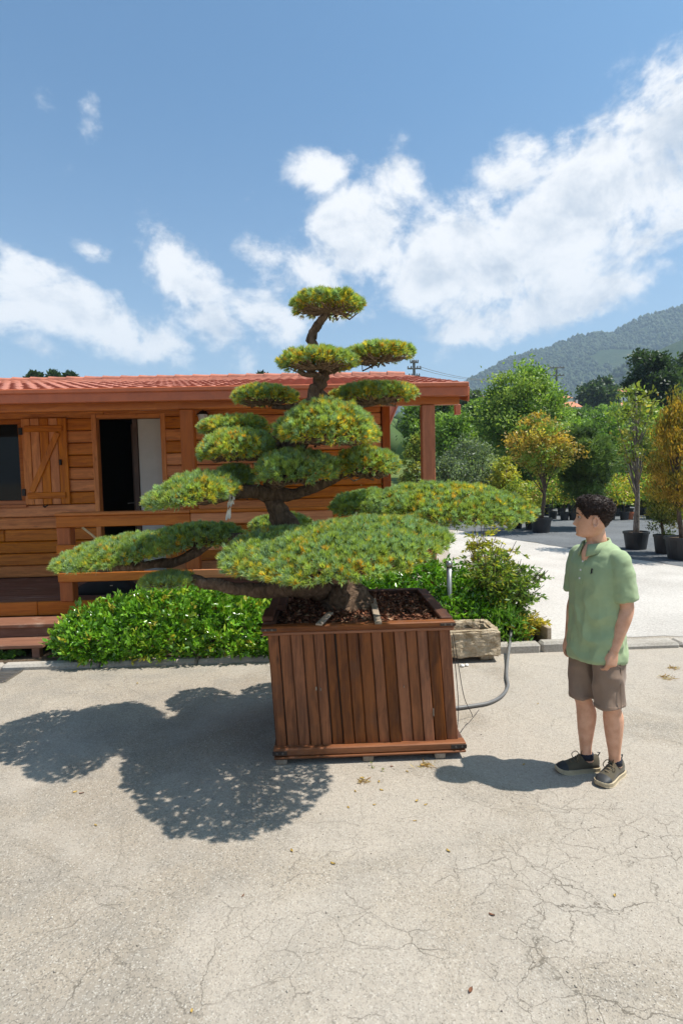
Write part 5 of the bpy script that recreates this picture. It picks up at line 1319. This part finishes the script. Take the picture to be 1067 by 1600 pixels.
    for z_ in (1.335, 1.285, 1.235):
        c = H(z_, front(z_) + .0035); bt = MB(); bt.tube([c, c + F * .004], .0058, 10); bt.build('button', M['ribbon'], shirt)
    # small dark embroidered mark on the chest
    z_ = 1.285; lm_ = .078; fz = .130 * (1 - (lm_ / .172) ** 2.25) ** (1 / 2.25); c = H(z_, fz + .006, lm_); mk = MB()
    nn = (F * .8 + L * .35).normalized(); tt = UP.cross(nn)
    mk.box(c, (.008, .020, .005), .001, Matrix((tt, UP, nn)).transposed()); mk.box(c + UP * .014 + tt * .002, (.009, .010, .005), .001, Matrix((tt, UP, nn)).transposed()); mk.box(c - UP * .010 - tt * .004, (.003, .012, .005), .001, Matrix((tt, UP, nn)).transposed())
    mk.build('chest_emblem', M['black_cloth'], shirt)
    # ---------------- shorts
    T = MB()
    loft(T, [(O + UP * .99, Lp, Fp, .118, .092), (O + UP * .90, Lp, Fp, .128, .098), (O + UP * .82, Lp, Fp, .138, .102), (O + UP * .77, Lp, Fp, .146, .106)], 32, 2.3)
    for hp_, kn, zhem in ((hipR, kneeR, .478), (hipL, kneeL, .462)):
        dd = (kn - hp_); off_ = Fp * (.018 if hp_ is hipL else -.012); up_ = hp_ + UP * -.02 + off_; bt = hp_ + dd * ((hp_.z - zhem) / (hp_.z - kn.z)) + off_
        rings = [(up_.lerp(bt, t), Lp, Fp, a_, b_) for t, a_, b_ in ((-.05, .066, .082), (.10, .074, .094), (.28, .081, .104), (.5, .080, .105), (.75, .079, .104), (.93, .079, .104), (1.0, .080, .106))]
        loft(T, rings, 26, 2.2)
    def wr2(co, no):
        out = np.zeros(len(co))
        for i, p in enumerate(co):
            q = Vector(p) - O; out[i] = .011 * (.6 - 1.9 * abs(mnoise.noise(Vector((q.x * 9, q.y * 9, q.z * 5 + q.x * 4))))) + .004 * mnoise.noise(Vector((q.x * 22, q.y * 22, q.z * 16)))
        return out
    so_ = solid(T, .0065, 4, wr2, 'shorts', shorts_m)
    for hp_, kn, zhem, sg in ((hipR, kneeR, .478, -1), (hipL, kneeL, .462, 1)):      # outer side seams and turned-up hems
        off_ = Fp * (.018 if sg > 0 else -.012); dd = kn - hp_; bt = hp_ + dd * ((hp_.z - zhem) / (hp_.z - kn.z)) + off_; up_ = hp_ + UP * -.06 + off_
        MB().tube([up_.lerp(bt, t) + Lp * sg * (.0815 - .004 * (t < .2)) + Fp * .012 for t in np.linspace(0.05, .99, 9)], .0022, 5).build('side_seam', shorts_m, so_, True)
        pk = [up_.lerp(bt, t) + Lp * sg * .082 * math.cos(a) + Fp * .106 * math.sin(a) for t, a in ((-.02, .95), (.1, .75), (.22, .45), (.27, .15))]; MB().tube(spline([tuple(p) for p in pk], 4), .0022, 5).build('pocket_edge', shorts_m, so_, True)
        c = bt + UP * .022; MB().tube([c + Lp * (.0812 * math.cos(a)) + Fp * (.1075 * math.sin(a)) for a in np.linspace(0, 2 * math.pi, 33)], .0014, 4, False).build('hem_stitch', shorts_m, so_, True)
    # ---------------- shoes and socks
    olive, toe_m, sole_m, lace_m = cloth('shoe_mesh', (.085, .070, .045)), plain('toe_cap', (.022, .024, .026), .6), plain('cream_sole', (.42, .34, .22), .7), plain('lace', (.17, .125, .07), .8)
    for h_, d, an, lab in ((rh, rd, ra, 'r'), (lh, ld, la, 'l')):
        side = UP.cross(d); st = np.array([(-.012, .022, .092), (0, .032, .098), (.03, .037, .098), (.06, .037, .092), (.09, .036, .098), (.115, .038, .098), (.145, .042, .084), (.18, .047, .068), (.21, .047, .058), (.24, .040, .048), (.262, .026, .036), (.272, .010, .026)])
        st[:, 0] *= .95
        h0 = h_ - d * .0; h0.z = 0
        P = lambda u, v, z_: h0 + d * u + side * v + UP * z_
        up_ = MB(); vs = []; fs = []; n = 13
        for u, w, zt in st:
            for j in range(n):
                a = math.pi * j / (n - 1); vs.append(P(u, w * math.cos(a) * (1 if abs(math.cos(a)) < .95 else 1), .022 + (zt - .022) * math.sin(a) ** .75))
        for i in range(len(st) - 1):
            for j in range(n - 1): fs.append((i * n + j, i * n + j + 1, (i + 1) * n + j + 1, (i + 1) * n + j))
        fs += [tuple(range(n)), tuple(range((len(st) - 1) * n, len(st) * n))]
        for i in range(len(st) - 1): fs.append((i * n + n - 1, i * n, (i + 1) * n, (i + 1) * n + n - 1))
        up_.add(vs, fs); so = up_.build('shoe', olive, me_, True)
        sm = MB(); vs = []; fs = []; K = []
        for u, w, zt in st: K.append((u, w + .005, 0))
        out = [(u, w) for u, w, _ in K] + [(u, -w) for u, w, _ in K[::-1]]; no_ = len(out)
        lift = lambda u: .014 * max(0, (u - .20) / .07) ** 1.5
        for zl, gr in ((0, -.004), (.005, .001), (.020, .002), (.026, -.003)):
            for u, v in out: vs.append(P(u + (.003 if u > .1 else -.003) * (gr > 0), v + math.copysign(gr, v), zl + lift(u)))
        for r_ in range(3):
            for j in range(no_): k_ = (j + 1) % no_; fs.append((r_ * no_ + j, r_ * no_ + k_, (r_ + 1) * no_ + k_, (r_ + 1) * no_ + j))
        fs += [tuple(range(no_ - 1, -1, -1)), tuple(range(3 * no_, 4 * no_))]; sm.add(vs, fs); sm.build('sole', sole_m, so)
        tc_ = MB(); vs = []; fs = []; sub = [(u, w + .0025, zt + .0025) for u, w, zt in st[8:]]
        for u, w, zt in sub:
            for j in range(n): a = math.pi * j / (n - 1); vs.append(P(u + .0015, w * math.cos(a), .028 + (zt - .028) * math.sin(a) ** .75))
        for i in range(len(sub) - 1):
            for j in range(n - 1): fs.append((i * n + j, i * n + j + 1, (i + 1) * n + j + 1, (i + 1) * n + j))
        fs.append(tuple(range((len(sub) - 1) * n, len(sub) * n))); tc_.add(vs, fs); tc_.build('toe_cap', toe_m, so, True)
        la_ = MB()
        for q in range(4):
            u = .108 + q * .021; zz = float(np.interp(u, st[:, 0], st[:, 2])) + .003
            la_.tube([P(u - .006, .026, zz - .012), P(u + .004, 0, zz + .002), P(u - .006, -.026, zz - .012)], .0032, 6)
        zz = .103
        for s in (1, -1):
            la_.tube(spline([P(.108, 0, zz), P(.122, s * .022, zz + .012), P(.142, s * .036, zz - .012), P(.132, s * .030, zz - .034), P(.112, s * .008, zz - .002)], 4), .0026, 6)
        la_.tube([P(.105, .004, zz), P(.098, .012, zz + .030), P(.085, .02, zz + .05)], .0026, 6)
        la_.build('laces', lace_m, so, True)
        lp_ = MB(); lp_.tube([P(-.006, .006, .088), P(-.020, .006, .112), P(-.004, .006, .112)], .0035, 6); lp_.build('heel_loop', toe_m, so, True)
        ck = MB(); c = Vector((an.x, an.y, 0)) - d * .004; ck.lathe(c, [(.040, .075), (.0395, .108), (.036, .112)], 18); ck.build('sock', plain('navy_sock', (.012, .014, .024), .9), me_, True)
    return O
person_build()
# ================================================================== NURSERY AND FAR TREES
def tree_crown(e, loc, trunk_h, crown, nclump, nleaf, leafL, cols, w, seed, trunk_r=.06, tm='trunk', mat='leaf', style='leaf', clump_r=.22, shell=.55, lean=(0, 0), bare=0, leafW=.55, z0=0.0, limbs=True):
    """crown: (centre height, rx, ry, rz); the crown is clumps of leaves at the ends of limbs"""
    rg = np.random.default_rng(seed + 3000); loc = Vector(loc); ch, rx, ry, rz = crown
    top = Vector((loc.x + lean[0], loc.y + lean[1], loc.z + ch + rz * .55)); b0 = loc + Vector((0, 0, z0))
    S = spline([tuple(b0), tuple(b0.lerp(top, .35) + Vector((rg.normal() * .03, rg.normal() * .03, 0)) * ch), tuple(top)], 6)
    tr = MB(); tr.tube(S, list(np.linspace(trunk_r, trunk_r * .22, len(S))), 10, True, .15, seed)
    to = tr.build('trunk', M[tm], e, True)
    cen = np.array([loc.x + lean[0] * .8, loc.y + lean[1] * .8, loc.z + ch]); Rr = np.array([rx, ry, rz])
    d = unit(rg.standard_normal((nclump, 3))); rad = rg.uniform(shell, 1.0, nclump) ** .7
    rad *= 1 + .42 * nz(d, 1.9, seed * 1.9) + .15 * nz(d, 4.5, seed)
    K = d * rad[:, None] * Rr
    if style == 'column':
        K[:, :2] *= np.clip(1.15 - (K[:, 2:3] / rz * .5 + .5) ** 1.6, .12, 1)
    K = K + cen
    PP, DD, CC = [], [], []
    cr = clump_r * min(rx, rz)
    tone = pick(cols, w, nclump, rg, .32)
    for i in range(nclump):
        sz = rg.uniform(.55, 1.35); n = int(nleaf * sz * rg.uniform(.8, 1.2)); o_ = rg.standard_normal((n, 3)) * cr * sz * np.array([1, 1, .72]) * .62
        P = K[i] + o_; PP.append(P)
        out = unit(K[i] - cen + np.array([0, 0, rz * .3]))
        if style == 'column': DD.append(unit(np.array([0, 0, 1.0]) + rg.standard_normal((n, 3)) * .45 + out * .25))
        else: DD.append(unit(out * .5 + rg.standard_normal((n, 3)) * .9))
        c = np.tile(tone[i], (n, 1)) * rg.uniform(.78, 1.22, (n, 1)); CC.append(c)
    P, D, C = np.concatenate(PP), np.concatenate(DD), np.clip(np.concatenate(CC), 0, 1); n = len(P)
    if style == 'needle': v, f, c = needles(P, D, 9, leafL, leafL * .09, C, .8, .3, rg)
    else: v, f, c = leaves(P, D, leafL * rg.uniform(.6, 1.3, n), leafL * leafW * rg.uniform(.7, 1.2, n), C, .15, rg)
    np_mesh('crown', v, f, M[mat], e, c)
    if limbs:
        m = MB(); nl = min(nclump, 26)
        for i in range(nl):
            s = np.array(S[int(rg.uniform(.45, .95) * (len(S) - 1))]); k = K[i]
            if s[2] > k[2]: s = np.array(S[max(2, int(len(S) * .45))])
            mid = (s + k) / 2 + np.array([0, 0, -.06 * rz]) + rg.standard_normal(3) * .05 * rx
            m.tube([Vector(s), Vector(mid), Vector(k)], [trunk_r * .32, trunk_r * .2, trunk_r * .06], 5, False)
        m.build('limbs', M[tm], to, True)
def pot_parts(e, loc, r, h, mat='black_plastic'):
    p = MB(); p.lathe(loc, [(r * .78, 0), (r * .80, .01), (r * .97, h - .05), (r * 1.04, h - .05), (r * 1.04, h), (r * .94, h), (r * .92, h - .04), (r * .1, h - .04)], 28); po = p.build('pot', M[mat], e, True)
    for po_ in (po,): po_.data.polygons.foreach_set('use_smooth', np.zeros(len(po_.data.polygons), bool))
    so = MB(); so.lathe(loc, [(r * .905, h - .038), (.01, h - .025)], 20); so.build('soil', M['soil'], e)
def dims(px0, px1, pyt, pyb, Y):
    c = at((px0 + px1) / 2, (pyt + pyb) / 2, Y); return c, (px1 - px0) / 2 / F_PX * Y, (pyb - pyt) / 2 / F_PX * Y
def potted(name, label, bpx, bpy, pot_w, pot_h, box, nclump, nleaf, leafL, cols, w, seed, trunk_px=5, **kw):
    g = G(bpx, bpy); Y = g.y; r = pot_w / 2 / F_PX * Y; h = pot_h / F_PX * Y
    g.z = .01; e = empty(name, g, label, 'tree', 'potted trees of the nursery')
    pot_parts(e, g, r, h); c, rx, rz = dims(*box, Y)
    tree_crown(e, (g.x, g.y, g.z), 0, (c.z - g.z, rx, rx, rz), nclump, nleaf, leafL, cols, w, seed, trunk_px / 2 / F_PX * Y, lean=(c.x - g.x, 0), z0=h * .8, **kw)
    return e
OR = [(.44, .30, .06), (.33, .31, .06), (.22, .31, .06), (.52, .42, .09)]
potted('potted_tree', 'round-headed tree with orange and green leaves in a black tub', 845, 832, 32, 23, (806, 884, 646, 742), 70, 95, .11, OR, [3, 3, 4, 1], 1, 7, clump_r=.30)
potted('potted_tree', 'half bare pale-trunked tree with sparse yellow green leaves in a black tub', 993, 858, 38, 28, (962, 1024, 596, 745), 60, 14, .13, [(.26, .30, .06), (.18, .25, .05), (.4, .36, .08)], [3, 3, 1], 2, 10, tm='pale_trunk', clump_r=.34, shell=.4)
potted('potted_conifer', 'tall orange golden columnar tree in a large black tub at the right edge', 1066, 874, 54, 36, (1012, 1098, 625, 800), 150, 80, .09, [(.42, .25, .03), (.33, .24, .03), (.20, .19, .03), (.5, .33, .05)], [3, 3, 2, 1], 3, 9, style='column', clump_r=.30, leafW=.3)
potted('potted_conifer', 'narrow dark green conifer in a black tub left of the golden one', 1037, 865, 32, 30, (1015, 1066, 712, 838), 110, 90, .07, [(.11, .15, .035), (.18, .20, .04), (.25, .22, .05)], [4, 3, 1], 4, 6, style='column', clump_r=.30, leafW=.3)
potted('potted_pine', 'young bushy green pine behind the man', 917, 826, 26, 16, (872, 950, 664, 790), 120, 26, .26, [(.10, .17, .05), (.14, .21, .06), (.08, .13, .05)], [3, 3, 2], 5, 7, style='needle', clump_r=.24, shell=.3)
potted('potted_tree', 'small bush in a black tub right beside the right foliage pad', 808, 826, 16, 14, (786, 822, 752, 812), 30, 40, .10, [(.30, .36, .05), (.2, .3, .05)], [1, 1], 6, 4, clump_r=.4)
potted('potted_tree', 'small yellow bush in a black tub left of the orange-headed tree', 826, 828, 12, 14, (812, 846, 770, 815), 26, 40, .10, [(.45, .42, .05), (.3, .34, .05)], [1, 1], 7, 4, clump_r=.4)
# rows of young plants in small black pots
YG = [(.52, .46, .05), (.33, .40, .05), (.18, .30, .05), (.50, .32, .10)]
k_ = 0
ORD = 'first second third fourth fifth sixth seventh eighth ninth tenth eleventh twelfth thirteenth'.split()
for row, (py, pxs) in enumerate(((812, [866, 880, 897, 938, 955, 972, 1012, 1028, 1058]), (806, [822, 838, 856, 874, 905, 922, 948, 964, 984, 1004, 1020, 1044, 1062]), (800, [812, 832, 850, 890, 914, 934, 958, 978, 998, 1018, 1036, 1056]))):
    for qi, px in enumerate(pxs):
        lab = 'potted yellow green sapling, %s from the left in the %s nursery row' % (ORD[qi], ('front', 'middle', 'back')[row])
        rg = np.random.default_rng(900 + k_); k_ += 1
        g = G(px + rg.uniform(-3, 3), py + rg.uniform(-1, 1)); g.z = .01; Y = g.y
        e = empty('potted_sapling', g, lab, 'sapling', 'saplings in the nursery rows'); pot_parts(e, g, .17, .30)
        hh = rg.uniform(1.0, 1.75); n = int(rg.uniform(220, 420))
        tr = MB(); tr.tube([g + Vector((0, 0, .26)), g + Vector((rg.normal() * .04, 0, hh * .6)), g + Vector((rg.normal() * .06, 0, hh))], [.016, .012, .006], 6); tr.build('stem', M['trunk'], e)
        P = np.array(g) + np.stack([rg.standard_normal(n) * .20, rg.standard_normal(n) * .20, rg.uniform(.42, 1.08, n) ** .8 * hh], 1)
        D = unit(rg.standard_normal((n, 3)) + np.array([0, 0, -.2])); t = pick(YG, [[4, 3, 2, 1], [1, 3, 4, 0.5], [2, 3, 3, 2]][k_ % 3], n, rg)
        v, f, c = leaves(P, D, rng.uniform(.08, .15, n), rng.uniform(.05, .09, n), t, .15, rg); np_mesh('foliage', v, f, M['leaf'], e, c)
g = G(983, 812); g.z = .01; e = empty('terracotta_pot', g, 'small brown pot among the black pots of the nursery', 'pot'); pot_parts(e, g, .14, .28, 'terracotta')
# stakes
for px, pt, pb, lb in ((943, 727, 806, 'grey wooden stake standing behind the man'), (768, 725, 760, 'short grey stake in the shrubs behind the right foliage pad')):
    g = G(px, pb if pb > 790 else 806); z1 = at(px, pt, g.y).z
    e = empty('stake', (g.x, g.y, 0), lb, 'stake'); MB().tube([(g.x, g.y, 0), (g.x + .02, g.y, z1)], .055, 8).build('pole', M['grey_wood'], e)

def far_tree(name, label, box, Y, nclump, nleaf, leafL, cols, w, seed, group='trees behind the nursery', cat='tree', clump_r=.30, ground=None, mat='leaf', **kw):
    c, rx, rz = dims(*box, Y); z0 = terr(c.x, Y) if Y > 29 else 0.0
    gz = min(z0, c.z - rz * .9) if ground is None else ground
    gz = z0
    e = empty(name, (c.x, Y, gz), label, cat, group)
    tree_crown(e, (c.x, Y, gz - .1), 0, (c.z - gz + .1, rx, rx * .9, rz), nclump, nleaf, leafL, cols, w, seed, kw.pop('tr', max(.06, rx * .07)), mat=mat, clump_r=clump_r, **kw)
    return e
LG = [(.16, .27, .05), (.24, .36, .065), (.10, .18, .035), (.34, .44, .10)]
MG = [(.12, .22, .04), (.18, .28, .05), (.09, .16, .035)]
DG = [(.040, .075, .028), (.06, .10, .035), (.03, .055, .022)]
GG = [(.15, .20, .11), (.20, .25, .14), (.11, .15, .08)]
far_tree('broadleaf_tree', 'big light green broadleaf tree right of the porch roof', (756, 876, 578, 735), 29, 190, 170, .18, LG, [4, 4, 2, 2], 20, clump_r=.24)
far_tree('broadleaf_tree', 'second crown of light green leaves on the right flank of the big tree', (818, 884, 600, 720), 32, 80, 130, .19, LG, [4, 3, 3, 1], 21, clump_r=.28)
far_tree('shrub', 'grey green rounded bush below the big light green tree', (688, 776, 680, 790), 22, 90, 90, .13, GG, [3, 3, 2], 22, cat='shrub', clump_r=.26)
far_tree('shrub', 'grey green bush lower left of the rounded one beside the porch post', (664, 735, 715, 800), 20, 60, 80, .12, GG, [3, 2, 2], 23, cat='shrub')
far_tree('shrub', 'bright green bush right of the porch post', (676, 740, 642, 740), 27, 80, 90, .17, LG, [4, 3, 2, 1], 24, cat='shrub')
far_tree('shrub', 'yellow green bush seen between the corner of the house and the porch post', (632, 668, 680, 780), 24, 60, 80, .14, [(.28, .34, .06), (.36, .36, .07), (.2, .27, .05)], [3, 2, 2], 25, cat='shrub')
far_tree('shrub', 'dark green tall bush behind the porch post', (628, 672, 630, 720), 33, 60, 90, .2, MG, [2, 2, 2], 26, cat='shrub')
far_tree('shrub', 'low yellow bush at the foot of the big light green tree', (770, 812, 720, 770), 21, 50, 80, .12, [(.5, .45, .06), (.36, .38, .06)], [2, 2], 27, cat='shrub')
far_tree('shrub', 'low dark bush left of the big light green tree', (724, 768, 622, 690), 36, 60, 80, .22, MG, [2, 2, 3], 28, cat='shrub')
far_tree('broadleaf_tree', 'dark round oak in front of the mountain', (903, 964, 597, 648), 118, 90, 90, .8, DG, [3, 3, 2], 29, clump_r=.26)
far_tree('broadleaf_tree', 'tall dark tree at the right edge below the mountain', (985, 1056, 552, 660), 48, 130, 100, .36, DG, [3, 3, 2], 30, clump_r=.24)
far_tree('broadleaf_tree', 'dark tree cut by the right edge of the photograph', (1036, 1110, 560, 690), 52, 120, 100, .36, DG, [3, 3, 2], 31, clump_r=.24)
far_tree('shrub', 'bright green thicket behind the orange-headed tree', (868, 930, 655, 740), 33, 90, 90, .2, LG, [3, 3, 3, 1], 32, cat='shrub')
far_tree('shrub', 'dark green thicket behind the young pine', (925, 985, 670, 770), 30, 90, 90, .2, MG, [3, 3, 3], 33, cat='shrub')
far_tree('shrub', 'bright lime bush high on the slope left of the half bare tree', (932, 972, 648, 690), 44, 60, 80, .24, [(.34, .42, .05), (.26, .36, .05)], [1, 1], 34, cat='shrub')
far_tree('shrub', 'mid green thicket between the half bare tree and the golden conifer', (975, 1040, 660, 770), 30, 100, 90, .2, LG, [3, 2, 4, 1], 35, cat='shrub')
far_tree('shrub', 'green thicket low behind the rows of saplings on the left', (790, 870, 730, 800), 28, 90, 80, .18, LG, [2, 2, 4, 1], 36, cat='shrub')
far_tree('shrub', 'green thicket low behind the rows of saplings near the man', (860, 960, 735, 802), 29, 110, 80, .18, MG, [2, 2, 3], 37, cat='shrub')
far_tree('shrub', 'green thicket low behind the rows of saplings on the right', (950, 1075, 735, 802), 29, 130, 80, .18, MG, [2, 3, 2], 38, cat='shrub')
far_tree('broadleaf_tree', 'slender yellow green tree between the orange-headed tree and the young pine', (858, 902, 690, 785), 24, 70, 90, .12, [(.36, .40, .06), (.25, .34, .05), (.48, .44, .07)], [3, 3, 1], 60)
far_tree('broadleaf_tree', 'loose bright green tree just right of the man and his stake', (944, 990, 690, 790), 25, 80, 80, .13, LG, [3, 4, 2, 2], 61, shell=.3)
far_tree('broadleaf_tree', 'golden leaved young tree behind the half bare tree', (985, 1030, 720, 800), 23, 70, 80, .11, [(.5, .42, .06), (.36, .38, .06), (.22, .30, .05)], [3, 3, 2], 62)
far_tree('broadleaf_tree', 'tall light green tree high behind the half bare tree', (990, 1050, 630, 730), 36, 90, 110, .2, LG, [3, 3, 3, 1], 63)
far_tree('broadleaf_tree', 'fresh green tree behind the crown of the orange-headed tree', (862, 910, 640, 720), 38, 80, 110, .2, LG, [3, 3, 2, 2], 64)
far_tree('broadleaf_tree', 'olive green tree rising behind the young pine', (905, 965, 655, 745), 36, 90, 110, .2, MG, [3, 3, 2], 65)
far_tree('shrub', 'green hedge on the slope below the orange roofed house', (870, 940, 640, 668), 80, 90, 70, .4, MG, [2, 3, 2], 39, cat='shrub')
far_tree('shrub', 'green hedge on the slope below the dark oak', (930, 1000, 632, 664), 84, 90, 70, .4, LG, [2, 2, 4, 1], 40, cat='shrub')
far_tree('shrub', 'far hedge on the slope at the right edge', (990, 1080, 636, 690), 70, 90, 70, .4, MG, [2, 3, 2], 41, cat='shrub')
far_tree('shrub', 'green bush beside the red roofed house behind the porch corner', (716, 750, 612, 650), 60, 50, 70, .34, GG, [2, 2, 2], 42, cat='shrub')
far_tree('shrub', 'mid green tree on the slope behind the big light green tree', (700, 765, 640, 700), 45, 60, 80, .3, LG, [2, 2, 3, 1], 43, cat='shrub')
far_tree('broadleaf_tree', 'mid green tree seen between the porch post and the hanging bracket', (672, 712, 618, 680), 42, 50, 80, .28, MG, [2, 2, 3], 44)
far_tree('broadleaf_tree', 'dark green tree seen in the gap beside the house corner', (634, 668, 622, 690), 44, 50, 80, .28, MG, [2, 2, 3], 45)
for i, (bx, Y) in enumerate((((46, 62, 583, 602), 60), ((80, 94, 582, 602), 62), ((102, 118, 585, 602), 64), ((402, 420, 586, 602), 60))):
    far_tree('broadleaf_tree', ['leftmost dark treetop peeping over the roof ridge', 'middle dark treetop peeping over the roof ridge', 'third dark treetop over the roof ridge at the left', 'dark treetop over the roof ridge beside the bonsai'][i], bx, Y, 30, 50, .5, DG, [2, 2, 2], 50 + i, limbs=False)
gd_ = at(150, 730, 15.5)
shrub('garden_bush', 'sunlit green bush seen through the doorway and the back window of the house', [((gd_.x, 15.5, 1.5), (.8, .6, 1.3))], 60, .14, .07, LG, [2, 3, 2, 2], 6, 'leaf', 'shrub', 9)
# wood on the slope that nobody could count
woods('slope_thicket', 700, 8, 110, 60, 190, terr, .8, 2.0, ((.06, .11, .03), (.13, .19, .05)), 'mass of green scrub on the slope behind the nursery', 12)
# ---- far houses
def far_house(label, box, Y, roof_px, seed, wallc='white_wall', chim=True):
    px0, px1, pyt, pyb = box; c = at((px0 + px1) / 2, pyb, Y); w = (px1 - px0) / F_PX * Y; zt = at((px0 + px1) / 2, pyt, Y).z; ze = zt - roof_px / F_PX * Y; d = w * .8; gz = terr(c.x, Y) - .5
    e = empty('far_house', (c.x, Y, gz), label, 'house', 'houses on the slope')
    MB().span(c.x - w / 2, c.x + w / 2, Y, Y + d, gz, ze, .01).build('wall', M[wallc], e)
    r = MB(); o = w * .06; y0, y1, ym_ = Y - o, Y + d + o, Y + d / 2
    vs = [(c.x - w / 2 - o, y0, ze), (c.x + w / 2 + o, y0, ze), (c.x + w / 2 + o, y1, ze), (c.x - w / 2 - o, y1, ze), (c.x - w * .3, ym_, zt), (c.x + w * .3, ym_, zt)]
    r.add(vs, [(0, 1, 5, 4), (1, 2, 5), (2, 3, 4, 5), (3, 0, 4), (0, 3, 2, 1)]); ro = r.build('roof', M['far_tile'], e)
    if chim: MB().span(c.x + w * .36, c.x + w * .44, Y + d * .3, Y + d * .42, ze, zt + w * .06, .01).build('chimney', M['white_wall'], ro)
    for q in (-.3, 0, .3):
        xx = c.x + w * q; h = (ze - gz) * .4; zz = ze - h * .75
        wn = MB().span(xx - w * .05, xx + w * .05, Y - .05, Y + .02, zz - h * .35, zz + h * .35, .01).build('window', M['glass'], e)
        MB().span(xx - w * .06, xx + w * .06, Y - .12, Y - .051, zz - h * .42, zz - h * .36, .01).build('sill', M['white_wall'], wn)
far_house('far house with an orange tiled roof and white chimney left of the oak', (876, 908, 626, 644), 112, 10, 1)
far_house('far house with a faded pink roof right of the oak', (961, 986, 605, 620), 150, 7, 2, chim=False)
far_house('far pale house with a red roof just right of the porch corner', (729, 762, 614, 634), 70, 12, 3, chim=False)
far_house('small far house with an orange roof beside the half bare tree', (968, 990, 628, 640), 108, 6, 4, chim=False)
far_house('distant house with a grey pink roof behind the orange roofed one', (874, 894, 617, 628), 150, 5, 5, chim=False)
# ---- power poles and line
def power_pole(px, pyt, Y, label, arms):
    p = at(px, pyt, Y); gz = terr(p.x, Y); e = empty('power_pole', (p.x, Y, gz), label, 'pole')
    MB().tube([(p.x, Y, gz), (p.x, Y, p.z)], [.22, .14], 10).build('mast', M['pole'], e)
    for dz, w in arms:
        MB().span(p.x - w, p.x + w, Y - .22, Y - .10, p.z - dz - .08, p.z - dz + .08, .01).build('cross_arm', M['pole'], e)
        for q in (-.9, -.45, .45, .9):
            MB().lathe((p.x + w * q, Y - .16, p.z - dz + .08), [(.05, 0), (.08, .08), (.04, .2)], 8).build('insulator', M['pole'], e)
    return p
p1 = power_pole(646.5, 563, 62, 'dark power pole with two cross arms rising behind the porch roof', ((.25, .45), (.9, .75), (1.7, .6)))
p2 = power_pole(869, 573, 90, 'grey power pole with cross arms in front of the mountain', ((.2, 1.2), (1.4, 1.2)))
e = empty('power_line', (p1 + p2) / 2, 'thin power line strung between the two poles', 'cable')
for dx, dz in ((-.4, .9), (.4, .9)):
    a, b = p1 + Vector((dx, -.16, -.65)), p2 + Vector((dx * 2, -.16, -.05)); pts = []
    for t in np.linspace(0, 1, 17): q = a.lerp(b, t); pts.append((q.x, q.y, q.z - 4 * t * (1 - t) * 1.8))
    MB().tube(pts, .022, 4).build('wire', M['pole'], e)

# ================================================================== HAZE
def haze():
    m = bpy.data.materials.new('haze_air'); m.use_nodes = True; nt = m.node_tree; nt.nodes.clear()
    o = nt.nodes.new('ShaderNodeOutputMaterial'); v = nt.nodes.new('ShaderNodeVolumePrincipled')
    v.inputs['Color'].default_value = (.62, .80, 1.0, 1); v.inputs['Density'].default_value = .00036; v.inputs['Anisotropy'].default_value = .0
    nt.links.new(v.outputs[0], o.inputs['Volume'])
    b = MB(); b.span(-4100, 4100, -4100, 4100, -9, 430, .5); o_ = b.build('haze', m); tag(o_, 'thin bluish summer haze over the valley', 'haze', kind='stuff')
haze()
